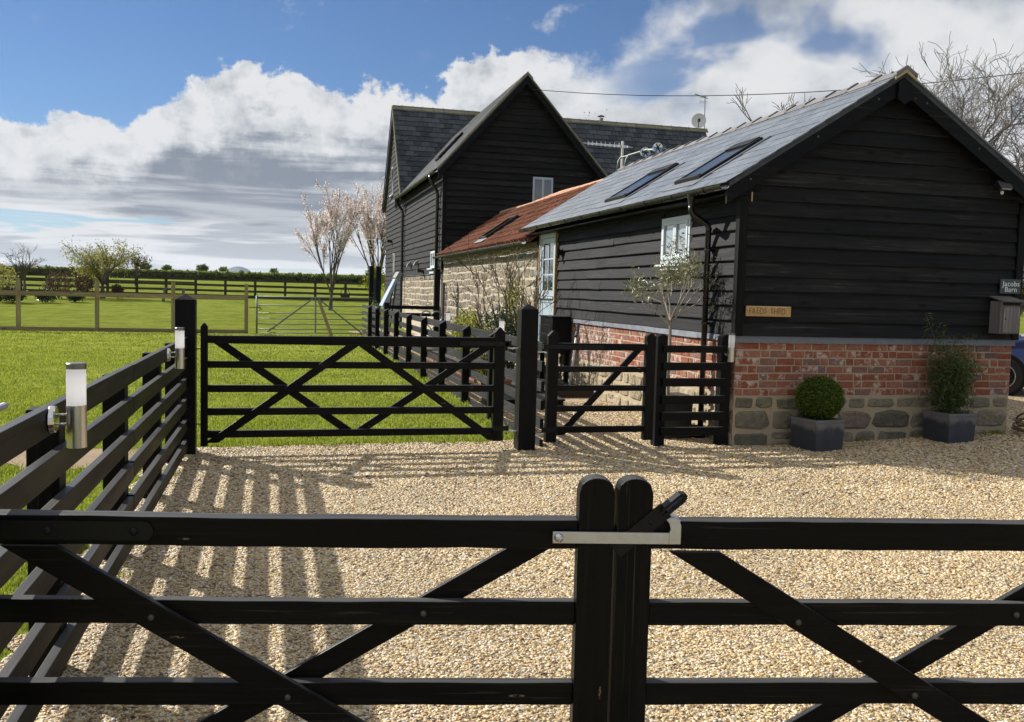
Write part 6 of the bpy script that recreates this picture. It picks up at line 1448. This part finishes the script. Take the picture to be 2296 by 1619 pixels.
far_tree('bare_tree', 'bare tree just right of the willow on the skyline', -16.8, 77.0, 3.2, .4, 1, RUSSET, 74, grp='bare skyline trees')
for i, (x, y, rx, rz, mat, lab) in enumerate(((-19.6, 46.5, 1.2, 1.25, WILLOW, 'olive green bush leftmost behind the timber fence'), (-17.7, 51.5, 1.1, .95, RUSSET, 'russet brown bare-looking bush left of the willow'), (-17.2, 46.0, .7, .42, SHRUBD, 'low dark shrub behind the second timber post'),
                                             (-14.6, 52.8, .45, .5, RUSSET, 'small round russet shrub right of the willow trunk'), (-18.6, 45.0, .9, .5, EVERG, 'dark low shrub at the left edge behind the timber fence'), (-16.4, 52.0, .8, .9, RUSSET, 'twiggy reddish shrub against the far fence'), (-15.9, 47.0, .5, .36, SHRUBD, 'low grey green shrub below the twiggy reddish shrub'))):
    bush('paddock_shrub', lab, x, y, th(x, y), rx, rx, rz, 1100, .16, .06, mat, 80 + i, grp='shrubs across the paddock', power=.3, stems=10)
# hedge on the crest
hd = thing('hedge', 'long dark clipped hedge along the crest of the paddock', 'hedge', (-20, 140, 3)); g = np.random.default_rng(9); C_ = []
ha, hb_ = fr(118, -75), fr(112, 45)
n = 42000; k = g.uniform(0, 1, n); X = ha[0] + (hb_[0] - ha[0]) * k; Y = ha[1] + (hb_[1] - ha[1]) * k + g.uniform(-.6, .6, n)
top = 0.72 + 0.4 * np.array([mnoise.noise((q * 260, 0, 0)) for q in k]); Z = np.array([th(x, y) for x, y in zip(X, Y)]) + g.uniform(0, 1, n) ** .6 * top
leaf_part('foliage', np.stack([X, Y, Z], 1), .34, .2, 10, HEDGE, hd); m = MB()
for i in range(60): q = i / 59; x, y = ha[0] + (hb_[0] - ha[0]) * q, ha[1] + (hb_[1] - ha[1]) * q; m.bar((x, y, th(x, y) - .2), (x, y, th(x, y) + .5), .5, 2.05, (1, 0, 0))
m.build('inner_mass', EVERG, hd)
rr = random.Random(91)
for i, (px, q) in enumerate(((325, .8), (372, .55), (452, .75), (498, .5), (612, .5))):
    t_ = 176.0; x, y = fr(t_, (px - 1148) / 2067 * t_)
    bush('skyline_tree', '%s small rounded tree from the left on the skyline above the far hedge' % ['first', 'second', 'third', 'fourth', 'fifth'][i], x, y, th(x, y) - 0.3, 1.9 * q, 1.6, 1.15 * q, 320, .5, .3, HEDGE, 200 + i, 'tree', 'skyline trees', power=.4)
# bare orchard tree and evergreens behind the barn
bt = thing('bare_tree', 'large bare twiggy fruit tree rising behind the right slope of the barn', 'tree', (7.6, 5.6, 0)); rr = random.Random(23); out = []
grow(rr, (7.3, 5.6, 0), (0.03, 0, 1), 3.1, .15, 0, 5, 0, .3, 0, .10, .6, None, out, .02); top = out[0][0][-1]
for (dx, dy, dz, ln, r_) in ((.12, .1, 1, 1.9, .085), (-.6, .1, .8, 1.7, .055), (-.35, -.4, .9, 1.8, .06), (.7, .2, .8, 1.8, .06), (.3, .7, .8, 1.6, .05), (-.85, .3, .7, 1.5, .04), (.95, -.2, .4, 1.7, .05), (.4, -.5, .7, 1.6, .05), (-.6, -.3, .9, 1.8, .05), (-.15, .3, 1.1, 1.9, .05)):
    grow(rr, top + Vector((0, 0, rr.uniform(-.5, .1))), (dx, dy, dz), ln, r_, 4, 6, (3, 5), .66, .12, .38, .66, None, out, .0046)
strands(out).build('branches', BARKL, bt, smooth=True)
bt2 = thing('bare_tree', 'bare branches reaching above the barn ridge from behind', 'tree', (4.9, 7.2, 0)); out = []; rr = random.Random(29)
grow(rr, (5.2, 7.0, 0), (-.05, 0, 1), 4.5, .10, 0, 5, 0, .3, 0, .1, .6, None, out, .02); top = out[0][0][-1]
for (dx, dy, dz, ln) in ((-.8, -.1, .55, 1.05), (-.3, .2, .75, .85), (.5, 0, .7, .9), (.1, -.3, .7, .8)): grow(rr, top, (dx, dy, dz), ln, .035, 3, 5, (2, 3), .6, .16, .3, .6, None, out, .0058)
strands(out).build('branches', BARKL, bt2, smooth=True)
bush('evergreen_tree', 'dense dark evergreen behind the bare tree at the right edge', 10.0, 7.0, 1.0, 1.7, 1.4, 1.75, 9000, .12, .03, EVERG, 33, 'tree', stems=14, power=.35, stem_mat=BARKL)
ft = far_tree('bare_tree', 'wispy treetop showing above the house ridge', 11.9, 43.2, 10.2, .32, 2, WILLOW, 95, 0, .16, .55, grp=None)

# ------------------------------------------------------------------ blue car, mostly hidden beyond the barn's corner
car = thing('parked_car', 'dark blue car parked beyond the right corner of the barn', 'car', (7.2, 3.99, 0.1)); cz = 0.10
prof = [(-2.0, .32), (-2.05, .55), (-1.98, .78), (-1.75, .93), (-1.0, 1.04), (-0.85, 1.06), (-0.30, 1.50), (0.2, 1.56), (1.1, 1.52), (1.75, 1.12), (2.0, 1.02), (2.08, .70), (2.02, .34)]
secs = []
for (yy, kx, kz) in ((-.86, .97, .93), (-.82, .995, .985), (-.6, 1, 1), (0, 1.01, 1.01), (.6, 1, 1), (.82, .995, .985), (.86, .97, .93)):
    secs.append([(8.6 + x * kx, 4.85 + yy * (1.0 if z < 1.1 else .84), cz + .3 + (z - .3) * kz) for x, z in prof])
m = MB(); n = len(prof); m.v = [p for s_ in secs for p in s_]
for a in range(len(secs) - 1):
    for i in range(n): m.f.append((a * n + i, a * n + (i + 1) % n, (a + 1) * n + (i + 1) % n, (a + 1) * n + i))
m.f.append(tuple(range(n))); m.f.append(tuple((len(secs) - 1) * n + i for i in reversed(range(n)))); m.m = [0] * len(m.f)
m.build('body', BLUEPAINT, car, smooth=False, bevel=0.03, fix=True)
for y_ in (3.985, 5.715): MB().prism([(7.85, 1.12), (8.35, 1.47), (8.85, 1.52), (9.6, 1.47), (10.15, 1.14)], lambda a, b, t: (a, t + (.06 if y_ < 5 else -.06) * (b - 1.1) * 3, cz + b), y_ - .004, y_ + .004).build('side_window', PANE, car, fix=True)
for x in (7.2, 9.9):
    for y_ in (3.99, 5.71):
        sgn = -1 if y_ < 5 else 1
        MB().lathe([(.39, sgn * -.02), (.39, sgn * .012), (0, sgn * .012)], (x, y_, cz + .34), 28, 'Y').build('wheel_arch', DARK, car)
        wh = MB().lathe([(.21, -.1), (.315, -.1), (.33, -.07), (.33, .07), (.315, .1), (.21, .1)], (x, y_ + sgn * -.06, cz + .33), 28, 'Y').build('wheel', RUBBER, car)
        MB().lathe([(.22, sgn * .098), (.205, sgn * .102), (.19, sgn * .06), (.05, sgn * .075), (0, sgn * .08)], (x, y_ + sgn * -.06, cz + .33), 24, 'Y').build('rim', STEEL, wh)
MB().box(6.585, 6.66, 4.15, 4.45, cz + .66, cz + .82).build('headlight', PANEL_, car); MB().box(6.585, 6.66, 5.25, 5.55, cz + .66, cz + .82).build('headlight', PANEL_, car)
for y_ in (4.1, 5.3): MB().box(10.63, 10.69, y_, y_ + .3, cz + .75, cz + .95).build('tail_light', REDPL, car)

car.rotation_euler = (0, 0, R(-40))
bush('climber', 'slim yellow-green climber on the buff stone wall behind the bare shrub', -0.35, 8.6, 0.1, 0.28, 0.55, 1.15, 900, 0.07, 0.03, SHRUBY, 46)
# weeds and tufts at the edges of the gravel
g = np.random.default_rng(77); Pw = []
for (a, b, n, sp) in (((-5.87, -6.6), (-5.87, -0.3), 16, .06), ((-5.6, 0.40), (-2.7, 0.52), 22, .05), ((-2.4, 0.4), (-2.42, 3.0), 8, .05), ((0.1, -0.06), (3.6, -0.06), 9, .02)):
    for i in range(n):
        k = g.uniform(); c = (a[0] + (b[0] - a[0]) * k + g.normal() * sp, a[1] + (b[1] - a[1]) * k + g.normal() * sp)
        for _ in range(int(g.integers(10, 34))): x, y = c[0] + g.normal() * .025, c[1] + g.normal() * .025; Pw.append((x, y, gz(x, y)))
Z, n = blades(np.array(Pw), 0.055, 0.007, 0.9); b = (np.arange(n) * 5)[:, None]
wd_ = put('weeds', np_mesh('weeds', Z, np.concatenate([b + np.array([[0, 1, 2]]), b + np.array([[0, 2, 3]]), b + np.array([[3, 2, 4]])]), BLADE)); wd_['kind'] = 'stuff'; tag(wd_, 'small grass tufts and weeds along the edges of the gravel', 'weeds')
# ------------------------------------------------------------------ the air: thin even haze round the whole place
hz_m = bpy.data.materials.new('haze'); hz_m.use_nodes = True; hz_m.node_tree.nodes.clear(); T = NT(hz_m.node_tree)
pv = T.n('ShaderNodeVolumePrincipled', {'Color': (0.80, 0.88, 1.0, 1), 'Density': 0.00004, 'Anisotropy': 0.2}); T.n('ShaderNodeOutputMaterial', {'Volume': pv.outputs[0]})
hz = MB().box(-11000, 11000, -11000, 11000, -62, 260).build('haze', hz_m); hz['kind'] = 'stuff'; tag(hz, 'thin pale haze over the distant hills', 'haze')
